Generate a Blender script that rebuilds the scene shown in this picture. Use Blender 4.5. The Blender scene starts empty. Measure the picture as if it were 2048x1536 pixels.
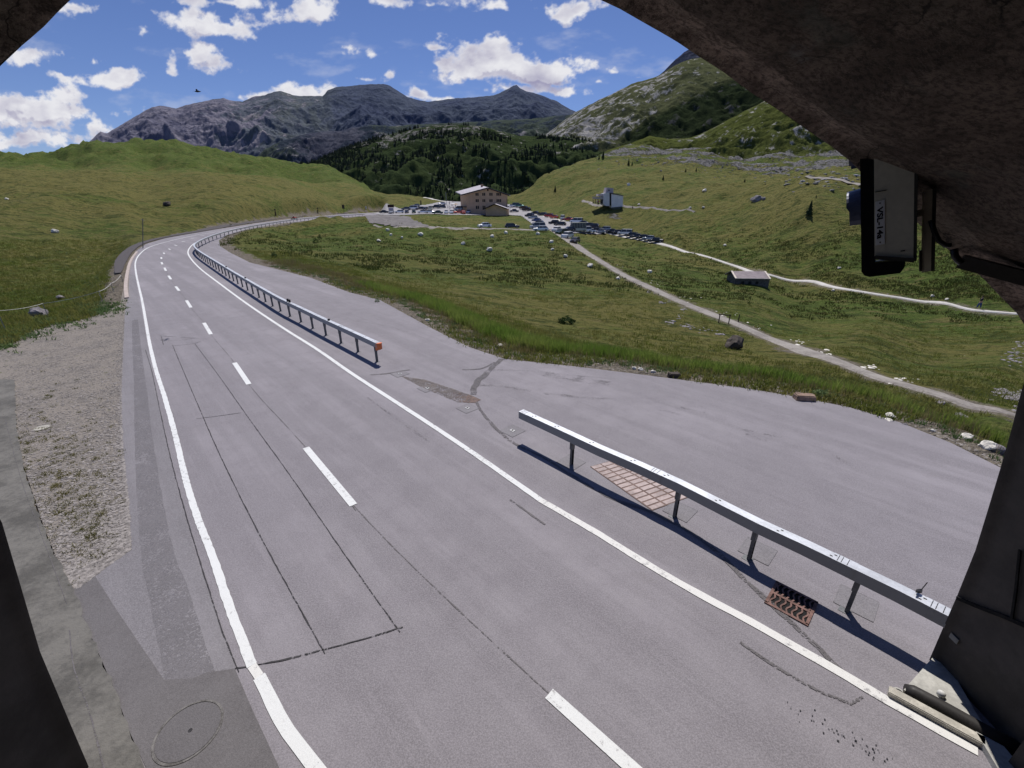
import bpy, bmesh, math, random
import numpy as np
from mathutils import Vector, Matrix, noise
from mathutils.geometry import tessellate_polygon
random.seed(7); rng = np.random.default_rng(7)
PI = math.pi
sc = bpy.context.scene
COL = sc.collection

# ------------------------------------------------------------------ camera model
SKYK = .080
H = 7.0                       # camera height above the carriageway
TH = math.radians(22.5)       # pitch below the horizon
FPX = 886.0; CX, CY = 1024.0, 768.0
ct, st = math.cos(TH), math.sin(TH)
def ray(px, py):
    u = (px - CX) / FPX; v = (py - CY) / FPX
    return u, ct - v * st, st + v * ct          # right, forward, down
def P(px, py, z=0.0):
    u, F, D = ray(px, py); k = (H - z) / D
    return (u * k, F * k, z)
def PY(px, py, Y):
    u, F, D = ray(px, py); k = Y / F
    return (u * k, Y, H - D * k)
def tanaz(px, py):
    u, F, D = ray(px, py); return u / F
def ratio(px, py):
    u, F, D = ray(px, py); return D / F

# ------------------------------------------------------------------ helpers
def tag(o, label=None, cat=None, group=None, kind=None):
    if label: o['label'] = label
    if cat: o['category'] = cat
    if group: o['group'] = group
    if kind: o['kind'] = kind
    return o
def link(o, parent=None):
    COL.objects.link(o)
    if parent is not None: o.parent = parent
    return o
def empty(name, loc, rz=0.0, label=None, cat=None, group=None):
    o = bpy.data.objects.new(name, None); o.empty_display_size = .3
    o.location = loc; o.rotation_euler = (0, 0, rz)
    link(o); return tag(o, label, cat, group)
def mesh_obj(name, verts, faces, mat, parent=None, smooth=False):
    me = bpy.data.meshes.new(name); me.from_pydata([tuple(v) for v in verts], [], faces); me.update()
    if mat: me.materials.append(mat)
    if smooth: me.polygons.foreach_set('use_smooth', [True] * len(me.polygons))
    return link(bpy.data.objects.new(name, me), parent)
def np_mesh(name, V, Fc, mat, parent=None, smooth=True):
    """V (n,3) array, Fc (m,k) array with k = 3 or 4"""
    me = bpy.data.meshes.new(name); n = len(V); m, k = Fc.shape
    me.vertices.add(n); me.vertices.foreach_set('co', V.astype(np.float32).ravel())
    me.loops.add(m * k); me.loops.foreach_set('vertex_index', Fc.astype(np.int32).ravel())
    me.polygons.add(m); me.polygons.foreach_set('loop_start', np.arange(0, m * k, k, dtype=np.int32))
    me.polygons.foreach_set('loop_total', np.full(m, k, dtype=np.int32))
    me.polygons.foreach_set('use_smooth', np.full(m, smooth, dtype=bool))
    me.update(calc_edges=True)
    if mat: me.materials.append(mat)
    return link(bpy.data.objects.new(name, me), parent)
class MB:
    """collects shapes, builds one mesh"""
    def __init__(s): s.v = []; s.f = []
    def add(s, vs, fs):
        b = len(s.v); s.v += [tuple(v) for v in vs]; s.f += [tuple(b + i for i in f) for f in fs]; return s
    def box(s, c, d, rz=0.0, taper=1.0):
        cx, cy, cz = c; a, b, h = d[0] / 2, d[1] / 2, d[2] / 2
        co, si = math.cos(rz), math.sin(rz); vs = []
        for z, t in ((-h, 1), (h, taper)):
            for x, y in ((-a, -b), (a, -b), (a, b), (-a, b)):
                x2, y2 = x * t, y * t
                vs.append((cx + x2 * co - y2 * si, cy + x2 * si + y2 * co, cz + z))
        return s.add(vs, [(3, 2, 1, 0), (4, 5, 6, 7), (0, 1, 5, 4), (1, 2, 6, 5), (2, 3, 7, 6), (3, 0, 4, 7)])
    def beam(s, a, b, w, h):
        a = Vector(a); b = Vector(b); d = (b - a).normalized()
        up = Vector((0, 0, 1)) if abs(d.z) < .95 else Vector((1, 0, 0))
        r = d.cross(up).normalized(); u = r.cross(d).normalized(); vs = []
        for p in (a, b):
            for i, j in ((-1, -1), (1, -1), (1, 1), (-1, 1)): vs.append(p + r * (i * w / 2) + u * (j * h / 2))
        return s.add(vs, [(0, 1, 2, 3), (7, 6, 5, 4), (0, 4, 5, 1), (1, 5, 6, 2), (2, 6, 7, 3), (3, 7, 4, 0)])
    def tube(s, pts, r, n=8, caps=True):
        pts = [Vector(p) for p in pts]; rs = r if isinstance(r, (list, tuple)) else [r] * len(pts)
        rings = []
        for i, p in enumerate(pts):
            d = (pts[min(i + 1, len(pts) - 1)] - pts[max(i - 1, 0)]).normalized()
            up = Vector((0, 0, 1)) if abs(d.z) < .95 else Vector((1, 0, 0))
            a = d.cross(up).normalized(); b = a.cross(d).normalized()
            rings.append([p + (a * math.cos(2 * PI * k / n) + b * math.sin(2 * PI * k / n)) * rs[i] for k in range(n)])
        vs = [v for rg in rings for v in rg]; fs = []
        for i in range(len(pts) - 1):
            for k in range(n): fs.append((i * n + k, i * n + (k + 1) % n, (i + 1) * n + (k + 1) % n, (i + 1) * n + k))
        if caps: fs.append(tuple(range(n - 1, -1, -1))); fs.append(tuple((len(pts) - 1) * n + k for k in range(n)))
        return s.add(vs, fs)
    def prism(s, poly, z0, z1):
        n = len(poly); vs = [(x, y, z0) for x, y in poly] + [(x, y, z1) for x, y in poly]
        return s.add(vs, [tuple(range(n - 1, -1, -1)), tuple(range(n, 2 * n))] + [(i, (i + 1) % n, n + (i + 1) % n, n + i) for i in range(n)])
    def build(s, name, mat, parent=None, smooth=False, bevel=0):
        o = mesh_obj(name, s.v, s.f, mat, parent, smooth)
        if bevel:
            bm = bmesh.new(); bm.from_mesh(o.data)
            bmesh.ops.bevel(bm, geom=[e for e in bm.edges], offset=bevel, segments=2, affect='EDGES', clamp_overlap=True)
            bm.to_mesh(o.data); bm.free()
        return o

# ------------------------------------------------------------------ numpy noise
_perm = rng.permutation(512); _perm = np.concatenate([_perm, _perm, _perm])
_g = rng.uniform(0, 2 * np.pi, 512); _gx, _gy = np.cos(_g), np.sin(_g)
def perlin(x, y):
    xi = np.floor(x).astype(np.int64); yi = np.floor(y).astype(np.int64); fx = x - xi; fy = y - yi
    u = fx * fx * fx * (fx * (fx * 6 - 15) + 10); v = fy * fy * fy * (fy * (fy * 6 - 15) + 10)
    def gr(ix, iy, dx, dy):
        h = _perm[(_perm[ix & 511] + iy) & 511]; return _gx[h] * dx + _gy[h] * dy
    a = gr(xi, yi, fx, fy); b = gr(xi + 1, yi, fx - 1, fy); c = gr(xi, yi + 1, fx, fy - 1); d = gr(xi + 1, yi + 1, fx - 1, fy - 1)
    return (a + u * (b - a)) * (1 - v) + (c + u * (d - c)) * v
def fbm(x, y, octv=5, lac=2.03, gain=.5):
    s = 0; a = 1.0
    for i in range(octv):
        s = s + a * perlin(x + 17.3 * i, y - 9.1 * i); x = x * lac; y = y * lac; a *= gain
    return s
def ridged(x, y, octv=6, gain=.55):
    s = 0; a = 1.0
    for i in range(octv):
        s = s + a * (1 - 2.2 * np.abs(perlin(x + 31.7 * i, y + 11.9 * i))); x = x * 2.07; y = y * 2.07; a *= gain
    return s
def sstep(a, b, x):
    t = np.clip((x - a) / (b - a), 0, 1); return t * t * (3 - 2 * t)

# ------------------------------------------------------------------ materials
class NT:
    def __init__(s, tree): s.t = tree; s.n = tree.nodes; s.l = tree.links
    def node(s, typ, **kw):
        n = s.n.new(typ)
        for k, v in kw.items():
            if k.startswith('_'): setattr(n, k[1:], v)
            else: s.put(n.inputs[k.replace('__', ' ')], v)
        return n
    def put(s, sock, v):
        if isinstance(v, bpy.types.NodeSocket): s.l.new(v, sock)
        elif v is not None: sock.default_value = v
    def math(s, op, a, b=None, c=None, clamp=False):
        n = s.n.new('ShaderNodeMath'); n.operation = op; n.use_clamp = clamp
        s.put(n.inputs[0], a)
        if b is not None: s.put(n.inputs[1], b)
        if c is not None: s.put(n.inputs[2], c)
        return n.outputs[0]
    def mr(s, x, a, b, c=0.0, d=1.0, smooth=True):
        n = s.n.new('ShaderNodeMapRange'); n.interpolation_type = 'SMOOTHSTEP' if smooth else 'LINEAR'
        for i, q in enumerate((x, a, b, c, d)): s.put(n.inputs[i], q)
        return n.outputs[0]
    def mix(s, f, a, b, blend='MIX'):
        n = s.n.new('ShaderNodeMix'); n.data_type = 'RGBA'; n.blend_type = blend; n.clamp_factor = True
        def c(v): return (*v, 1) if isinstance(v, tuple) and len(v) == 3 else v
        s.put(n.inputs[0], f); s.put(n.inputs[6], c(a)); s.put(n.inputs[7], c(b)); return n.outputs[2]
    def noise(s, vec, scale, detail=4, rough=.55, dist=0.0, out='Fac'):
        n = s.n.new('ShaderNodeTexNoise'); s.put(n.inputs['Vector'], vec)
        n.inputs['Scale'].default_value = scale; n.inputs['Detail'].default_value = detail
        n.inputs['Roughness'].default_value = rough; n.inputs['Distortion'].default_value = dist; return n.outputs[out]
    def vmap(s, vec, scale=(1, 1, 1), rot=(0, 0, 0), loc=(0, 0, 0)):
        n = s.n.new('ShaderNodeMapping'); s.put(n.inputs[0], vec); n.inputs['Scale'].default_value = scale
        n.inputs['Rotation'].default_value = rot; n.inputs['Location'].default_value = loc; return n.outputs[0]
def new_mat(name):
    m = bpy.data.materials.new(name); m.use_nodes = True; nt = NT(m.node_tree)
    b = m.node_tree.nodes['Principled BSDF']; b.inputs['Specular IOR Level'].default_value = .3
    pos = nt.node('ShaderNodeNewGeometry').outputs['Position']
    return m, nt, b, pos
def simple(name, col, rough=.6, metal=0.0, var=.25, scale=3.0, col2=None, bump=0.0, bscale=None, obj=True):
    """paint / stone / metal with two-scale mottling so nothing is perfectly flat"""
    m, nt, b, pos = new_mat(name)
    if obj: pos = nt.node('ShaderNodeTexCoord').outputs['Object']
    n1 = nt.noise(pos, scale, 6, .6); n2 = nt.noise(pos, scale * 9, 3, .6)
    f = nt.mr(nt.math('ADD', nt.math('MULTIPLY', n1, .65), nt.math('MULTIPLY', n2, .35)), .36, .64)
    c2 = col2 or tuple(min(1, c * (1 - var)) for c in col); c1 = col if col2 else tuple(min(1, c * (1 + var * .5)) for c in col)
    b.inputs['Metallic'].default_value = metal
    nt.put(b.inputs['Base Color'], nt.mix(f, c2, c1)); nt.put(b.inputs['Roughness'], nt.mr(n2, .3, .7, rough * .85, min(1, rough * 1.15)))
    if bump:
        bn = nt.node('ShaderNodeBump', Strength=bump, Height=nt.noise(pos, bscale or scale * 6, 5, .65)); bn.inputs['Distance'].default_value = .02
        nt.put(b.inputs['Normal'], bn.outputs[0])
    return m
# ------------------------------------------------------------------ layout traced on the ground
edge_left = [(715,1650),(632,1536),(577,1464),(513,1350),(458,1211),(426,1115),(397,1040),(372,960),(353,880),(331,800),(312,740),(300,690),(292,645),(284,600),(277,570),(272,545),(271,525),(280,508),(300,494),(340,482),(395,470),(450,461),(520,449),(600,439.5),(690,431),(762,426.5)]
edge_right = [(2010,1538),(1955,1504),(1880,1462),(1770,1400),(1690,1352),(1600,1300),(1500,1243),(1400,1190),(1330,1150),(1200,1070),(1080,1000),(980,930),(880,862),(800,810),(700,745),(640,703),(575,662),(500,612),(440,568),(400,537),(383,519),(376,505),(380,495),(392,485),(430,471),(500,457.5),(600,443)]
asph_outer = [(262,1100),(256,1000),(245,900),(242,800),(246,700),(250,620),(257,590),(258,545),(261,520),(272,502),(292,488),(330,476.5),(395,465),(450,456),(520,445),(600,435.5),(690,428),(760,424.3)]
asph_inner = [(760,429.5),(740,431),(640,439),(560,447),(500,457),(455,470),(438,481),(440,492),(460,505),(500,525),(560,540),(620,555),(700,585),(760,600),(860,655),(940,695),(1010,718),(1150,733),(1250,745),(1350,758),(1500,778),(1600,795),(1700,815),(1800,845),(1900,885),(2000,935),(2140,1000)]
lp = [P(*p) for p in edge_left]; asph_poly = [P(*p) for p in asph_outer + asph_inner]
# close the carriageway under and behind the viewpoint
asph_poly += [(22.0, 9.0, 0), (10.0, 3.5, 0), (10.0, -6.0, 0), (-4.2, -6.0, 0), (-4.6, 1.0, 0), P(275,1480), P(190,1290), P(140,1182), P(205,1131)]
AP = np.array([(p[0], p[1]) for p in asph_poly])
gravel_poly = [P(*p) for p in [(262,1100),(205,1130),(140,1180),(90,1060),(30,880),(-80,740),(-200,700),(0,690),(40,665),(100,648),(180,636),(240,610),(250,560),(258,545),(257,590),(250,620),(246,700),(242,800),(245,900),(256,1000)]]
GP = np.array([(p[0], p[1]) for p in gravel_poly])
def inside(poly, x, y):
    r = np.zeros(x.shape, bool); n = len(poly); j = n - 1
    for i in range(n):
        xi, yi = poly[i]; xj, yj = poly[j]
        c = ((yi > y) != (yj > y)) & (x < (xj - xi) * (y - yi) / (yj - yi + 1e-12) + xi); r ^= c; j = i
    return r
def dist_poly(poly, x, y, closed=True):
    d = np.full(x.shape, 1e9); n = len(poly)
    for i in range(n if closed else n - 1):
        ax, ay = poly[i]; bx, by = poly[(i + 1) % n]; vx, vy = bx - ax, by - ay; L = vx * vx + vy * vy + 1e-12
        t = np.clip(((x - ax) * vx + (y - ay) * vy) / L, 0, 1); d = np.minimum(d, np.hypot(x - ax - t * vx, y - ay - t * vy))
    return d

# ------------------------------------------------------------------ terrain heightfield
ctl = []      # (tan azimuth, ln Y, z)
def cz(px, py, z): x, y, _ = P(px, py, z); ctl.append((x / y, math.log(y), z))
def cy(px, py, Y): x, y, z = PY(px, py, Y); ctl.append((x / y, math.log(y), z))
def cw(x, y, z): ctl.append((x / y, math.log(y), z))
for q in asph_outer[::2]: cz(q[0], q[1], 0)
for q in asph_inner[::2]: cz(q[0], q[1], 0)
for x, y in ((-2, 1.2), (2, 1.2), (-4, 3), (4, 3), (0, 5), (-6, 5), (9, 6), (-2, 9), (4, 10), (8, 10), (14, 9), (0, 14), (-8, 16), (-20, 30), (-10, 24)): cw(x, y, 0)
for a in ((900,600,-1.2),(1100,650,-2.0),(1300,690,-2.6),(1500,735,-2.6),(1700,790,-2.2),(1900,850,-2.6),(2050,900,-2.6),
          (1900,790,-3.4),(1650,712,-4.0),(2040,832,-3.2),(1800,765,-3.7),(1450,640,-5),(1300,575,-5.0),(1200,520,-4.2),(1150,490,-3),(1105,456,-1.6),(1060,436,-.6),
          (2040,628,-8),(1850,600,-8),(1700,578,-7.6),(1535,548,-7),(1400,510,-5.8),(1300,483,-4.6),(1200,462,-3.2),(1120,442,-1.4),(2250,645,-8),
          (2000,720,-6.5),(1750,660,-6.8),(1500,600,-6.4),
          (700,500,-1.0),(800,480,-2),(900,520,-3),(1000,480,-2.4),(1100,560,-4),(900,460,-1.6),(1000,456,-1.5),(780,458,-1.6),(850,452,-1.6),(1040,455,-1.4),
          (740,431,-.1),(745,445,-1.0),(830,432,.2),(940,431,.2),(1015,431,0),(760,540,-1.6),(950,560,-2.6),
          (0,640,-1.2),(-200,660,-1.2),(100,560,-3),(0,560,-3),(200,510,-2.5),(180,600,-1.5),(60,500,-1.2),(230,480,-.6),(300,470,-.1),(-200,500,-1)): cz(*a)
for a in ((0,440,100),(100,430,110),(250,440,115),(300,400,185),(0,400,150),(400,420,150),(500,420,170),(600,415,210),(150,370,210),(0,346,260),(200,350,270),(400,352,290),(560,362,310),(700,382,320),(800,392,330),(700,410,270),(800,410,300),(640,400,260),
          (-250,440,100),(-250,350,260),
          (0,308,520),(150,290,540),(215,284,550),(280,283,560),(340,290,570),(400,300,580),(500,318,580),(600,337,580),(660,348,570),(690,356,560),(720,370,540),(745,383,520),(-250,318,520),
          (0,335,400),(150,330,410),(300,330,420),(450,340,430),(600,356,440),
          (850,397,345),(900,404,340),(950,402,350),(1000,398,360),(850,412,300),(950,414,290),(1030,412,290),(900,420,262),(1040,396,340),
          (1100,400,290),(1100,420,250),(1150,410,240),(1150,430,205),(1225,413,200),(1300,425,180),(1250,440,185),(1400,420,165),(1400,450,150),(1400,480,138),(1300,395,210),
          (1500,403,165),(1500,440,140),(1500,500,118),(1600,530,100),(1600,460,115),(1620,425,120),(1575,388,150),(1650,377,150),(1720,379,148),(1800,378,148),(1950,380,148),(2150,380,148),
          (1800,430,118),(1800,500,98),(1800,560,82),(1950,450,100),(1950,520,82),(1950,580,72),(2150,450,100),(2200,580,66),
          (1040,388,330),(1080,365,345),(1120,346,360),(1180,335,370),(1250,333,380),(1350,345,330),(1450,358,300),(1540,372,270),(1200,370,290),(1350,380,240),(1120,385,300),
          (1300,330,440),(1450,340,420),(1550,350,380),(1650,355,330),(1750,350,330),(1850,345,330),(2050,330,330),(2200,330,330),(1600,320,460),(1700,310,460),(1500,315,520),(1400,310,540),(1250,312,560),(1850,290,480),(2150,260,480),(1600,365,240),(1750,368,230),(1950,365,230)): cy(*a)
# beyond the crests the ground drops into the valley
for px, Y, z in ((-250,760,20),(0,760,20),(200,760,20),(400,760,5),(550,760,-10),(700,720,-20),(800,450,-14),(900,450,-14),(1000,450,-14),(850,700,-30),(1000,700,-30),(1120,480,10),(1150,650,-5),(1300,760,25)):
    t = tanaz(px, 400); ctl.append((t, math.log(Y), z))
for px, Y, z in ((1500,760,70),(1700,760,110),(1900,760,140),(2150,760,160)):
    t = tanaz(px, 400); ctl.append((t, math.log(Y), z))
C = np.array(ctl); SA, SB = 3.2, 1.0
ca, cb, czv = C[:, 0] * SA, C[:, 1] * SB, C[:, 2]
def tps(r2): return .5 * r2 * np.log(r2 + 1e-12)
n = len(C); K = tps((ca[:, None] - ca) ** 2 + (cb[:, None] - cb) ** 2) + np.eye(n) * .0008
Pm = np.stack([np.ones(n), ca, cb], 1); A = np.block([[K, Pm], [Pm.T, np.zeros((3, 3))]])
W = np.linalg.solve(A, np.concatenate([czv, np.zeros(3)]))
NT_, NR_ = 760, 640
tg = np.linspace(-2.6, 2.6, NT_); lg = np.linspace(math.log(1.0), math.log(780.0), NR_)
TG, LG = np.meshgrid(tg, lg); YG = np.exp(LG); XG = TG * YG
Z = np.zeros_like(TG)
for r in range(0, NR_, 40):
    a = (TG[r:r + 40] * SA).ravel(); b = (LG[r:r + 40] * SB).ravel()
    ac = np.clip(a, -1.5 * SA, 1.45 * SA)
    k = tps((ac[:, None] - ca) ** 2 + (b[:, None] - cb) ** 2) @ W[:n] + W[n] + W[n + 1] * ac + W[n + 2] * b
    Z[r:r + 40] = k.reshape(-1, NT_)
ins = inside(AP, XG, YG); da = dist_poly(AP, XG, YG); da[ins] = 0
ing = inside(GP, XG, YG); dg = dist_poly(GP, XG, YG); dg[ing] = 0
dflat = np.minimum(da, dg)
# things draped on the meadow need calm ground around them
trail_px = [(1052,424),(1062,432),(1080,444),(1105,458),(1130,475),(1165,500),(1230,540),(1300,575),(1360,603),(1440,635),(1500,660),(1580,692),(1640,712),(1720,742),(1800,768),(1900,798),(2040,835)]
trail_w = [7,7,7,6,5,4,3,3,2.6,2.6,2.6,2.7,2.8,2.8,2.4,2.0,1.8]
path_px = [(1080,432),(1110,441),(1140,448),(1180,457),(1225,467),(1270,476),(1310,485),(1350,496),(1400,510),(1470,532),(1535,549),(1600,562),(1680,577),(1760,590),(1850,604),(1950,621),(2040,628),(2200,640)]
def T_lookup(x, y, Zg):
    t = np.clip(x / y, tg[0], tg[-1] - 1e-6); l = np.clip(np.log(y), lg[0], lg[-1] - 1e-6)
    fi = (t - tg[0]) / (tg[1] - tg[0]); fj = (l - lg[0]) / (lg[1] - lg[0]); i = fi.astype(int); j = fj.astype(int); fi = fi - i; fj = fj - j
    i = np.minimum(i, NT_ - 2); j = np.minimum(j, NR_ - 2)
    return (Zg[j, i] * (1 - fi) + Zg[j, i + 1] * fi) * (1 - fj) + (Zg[j + 1, i] * (1 - fi) + Zg[j + 1, i + 1] * fi) * fj
_Ys = np.exp(np.linspace(math.log(4), math.log(775), 3000))
def hit(px, py, Zg=None):
    if Zg is None: Zg = Z
    u, F, D = ray(px, py); x = u / F * _Ys; zr = H - D / F * _Ys
    h = T_lookup(x, _Ys, Zg); w = np.nonzero(h >= zr)[0]
    if len(w) == 0:            # just over a crest: take the closest approach
        g = (zr - h) / _Ys; g = np.where((_Ys > 60) & (_Ys < 480), g, 9); i = int(np.argmin(g))
        if g[i] > .02: return None
        y = _Ys[i]; return (u / F * y, y, float(h[i]))
    i = w[0]; 
    if i == 0: y = _Ys[0]
    else:
        d0 = zr[i - 1] - h[i - 1]; d1 = zr[i] - h[i]; y = _Ys[i - 1] + (_Ys[i] - _Ys[i - 1]) * d0 / (d0 - d1)
    return (u / F * y, y, float(T_lookup(np.array([u / F * y]), np.array([y]), Zg)[0]))
def hits(px, py, Zg=None):
    """ground points under many pixels at once; rows of nan where the ray misses"""
    if Zg is None: Zg = Z
    out = np.full((len(px), 3), np.nan); Ys = np.exp(np.linspace(math.log(4), math.log(775), 700))
    for c in range(0, len(px), 1500):
        p_, q_ = np.asarray(px[c:c + 1500], float), np.asarray(py[c:c + 1500], float); u = (p_ - CX) / FPX; v = (q_ - CY) / FPX; F = ct - v * st; D = st + v * ct
        x = (u / F)[:, None] * Ys; h = T_lookup(x, np.broadcast_to(Ys, x.shape), Zg); g = h - (H - (D / F)[:, None] * Ys); ok = (g >= 0).any(1); i = np.maximum(np.argmax(g >= 0, 1), 1); r = np.arange(len(p_))
        t = np.clip(-g[r, i - 1] / (g[r, i] - g[r, i - 1] + 1e-9), 0, 1); y = Ys[i - 1] + (Ys[i] - Ys[i - 1]) * t; xx = u / F * y; zz = T_lookup(xx, y, Zg); o = np.stack([xx, y, zz], 1); o[~ok] = np.nan; out[c:c + 1500] = o
    return out
def hz(x, y): return float(T_lookup(np.array([x], float), np.array([y], float), Z)[0])
Z = np.where(dflat < .01, -.05, -.05 + (Z + .05) * sstep(0, 5, dflat) )
Zs = Z.copy()
trail_w3 = [hit(*p, Zs) for p in trail_px]; path_w3 = [hit(*p, Zs) for p in path_px]
def dline(pts):
    return dist_poly([(p[0], p[1]) for p in pts if p], XG, YG, closed=False)
d_tr = dline(trail_w3); d_pa = dline(path_w3)
lot_px = [(742,426.5),(762,422.5),(800,418),(830,411),(865,408),(885,404),(903,401),(925,404),(940,410),(1020,409),(1045,414),(1064,424),(1078,432),(1110,440),(1150,448),(1210,461),(1215,467),(1160,467),(1120,466),(1100,460),(1085,462),(1072,458),(1062,446),(1042,432),(1005,430),(900,430.5),(800,430.5),(760,430)]
lot_w = [hit(*p, Zs) for p in lot_px]; LP_ = np.array([(p[0], p[1]) for p in lot_w])
d_lot = dist_poly(LP_, XG, YG); d_lot[inside(LP_, XG, YG)] = 0
calm = np.minimum.reduce([sstep(1.5, 5, d_tr), sstep(1.5, 5, d_pa), sstep(0, 6, dflat), sstep(0, 6, d_lot)])
# rockiness by region (tan azimuth, ln Y)
def blob(px, py, Y, rt, rl):
    t = tanaz(px, py); return np.exp(-(((TG - t) / rt) ** 2 + ((LG - math.log(Y)) / rl) ** 2))
rocky = np.clip(blob(1500,345,400,.34,.30) + blob(1700,340,340,.3,.36) + blob(1300,318,520,.15,.22) + blob(1900,330,300,.3,.35) + .7 * blob(1700,290,520,.35,.25), 0, 1) * sstep(math.log(190), math.log(250), LG)
rocky = rocky * (TG > .12); rocky = rocky * sstep(-.25, .35, fbm(XG / 55 + 2, YG / 40, 4) + .25)
cliff = .75 * blob(1225,425,188,.035,.05)
nlarge = fbm(XG / 38, YG / 38, 4)
hills = sstep(math.log(70), math.log(160), LG)
Z = Z + calm * (.10 * fbm(XG / 1.1, YG / 1.1, 3) + .22 * fbm(XG / 4.5, YG / 4.5, 3) * sstep(2.9, 4.2, LG)
     + nlarge * (.35 + 1.5 * hills * sstep(60, 160, np.abs(d_lot)) ) + .9 * hills * ridged(XG / 26, YG / 15, 3) * sstep(10, 60, d_lot) + .75 * hills * ridged(XG / 10 + 3, YG / 6.5, 3) * sstep(5, 30, d_lot)
     + 4.6 * sstep(math.log(330), math.log(460), LG) * (TG < 0) * (1.6 * ridged(XG / 62 + .5 * YG / 60 + 4, YG / 60, 5) - 2.9))
Z = Z + calm * hills * (TG > .05) * sstep(8, 45, d_lot) * sstep(5, 30, d_pa) * (1.5 * ridged(XG / 42 + 7, YG / 24, 4) - .6) * sstep(math.log(90), math.log(170), LG)
Z = Z + rocky * (np.maximum(ridged(XG / 46, YG / 30, 5), -.1) * 2.8) 
grid_i = np.arange(NT_ * NR_).reshape(NR_, NT_)
Fq = np.stack([grid_i[:-1, :-1], grid_i[:-1, 1:], grid_i[1:, 1:], grid_i[1:, :-1]], -1).reshape(-1, 4)
Vt = np.stack([XG, YG, Z], -1).reshape(-1, 3)
# region masks stored on the mesh for the ground shader
pyx = CX + FPX * 0  # (kept for clarity)
lush = .45 + .5 * blob(900,480,120,.45,.55) + .35 * blob(950,440,230,.3,.12) + .45 * blob(1800,560,75,.45,.35) + .35 * blob(100,540,45,.6,.4) - .45 * blob(300,400,190,.9,.40) - .2 * blob(1450,430,160,.3,.3) + .75 * blob(150,310,490,1.2,.26) + .55 * fbm(XG / 22, YG / 22, 4) - .25 * blob(900,590,40,.3,.35) + .4*blob(1300,720,20,1.4,.10)
dirt = sstep(3.0, .8, da + 1.5 * fbm(XG / 1.3, YG / 1.3, 4)) * (da > 0) + .7 * sstep(3.2, .9, d_tr + 1.2 * fbm(XG / 3, YG / 3, 3)) * (LG > 2.6) + .6 * sstep(2.8, .8, d_pa + fbm(XG / 3, YG / 3, 3))
dirt = np.clip(dirt + sstep(.5, .1, dg) + .5 * cliff, 0, 1)
rockm = np.clip(rocky + cliff, 0, 1)
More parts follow.
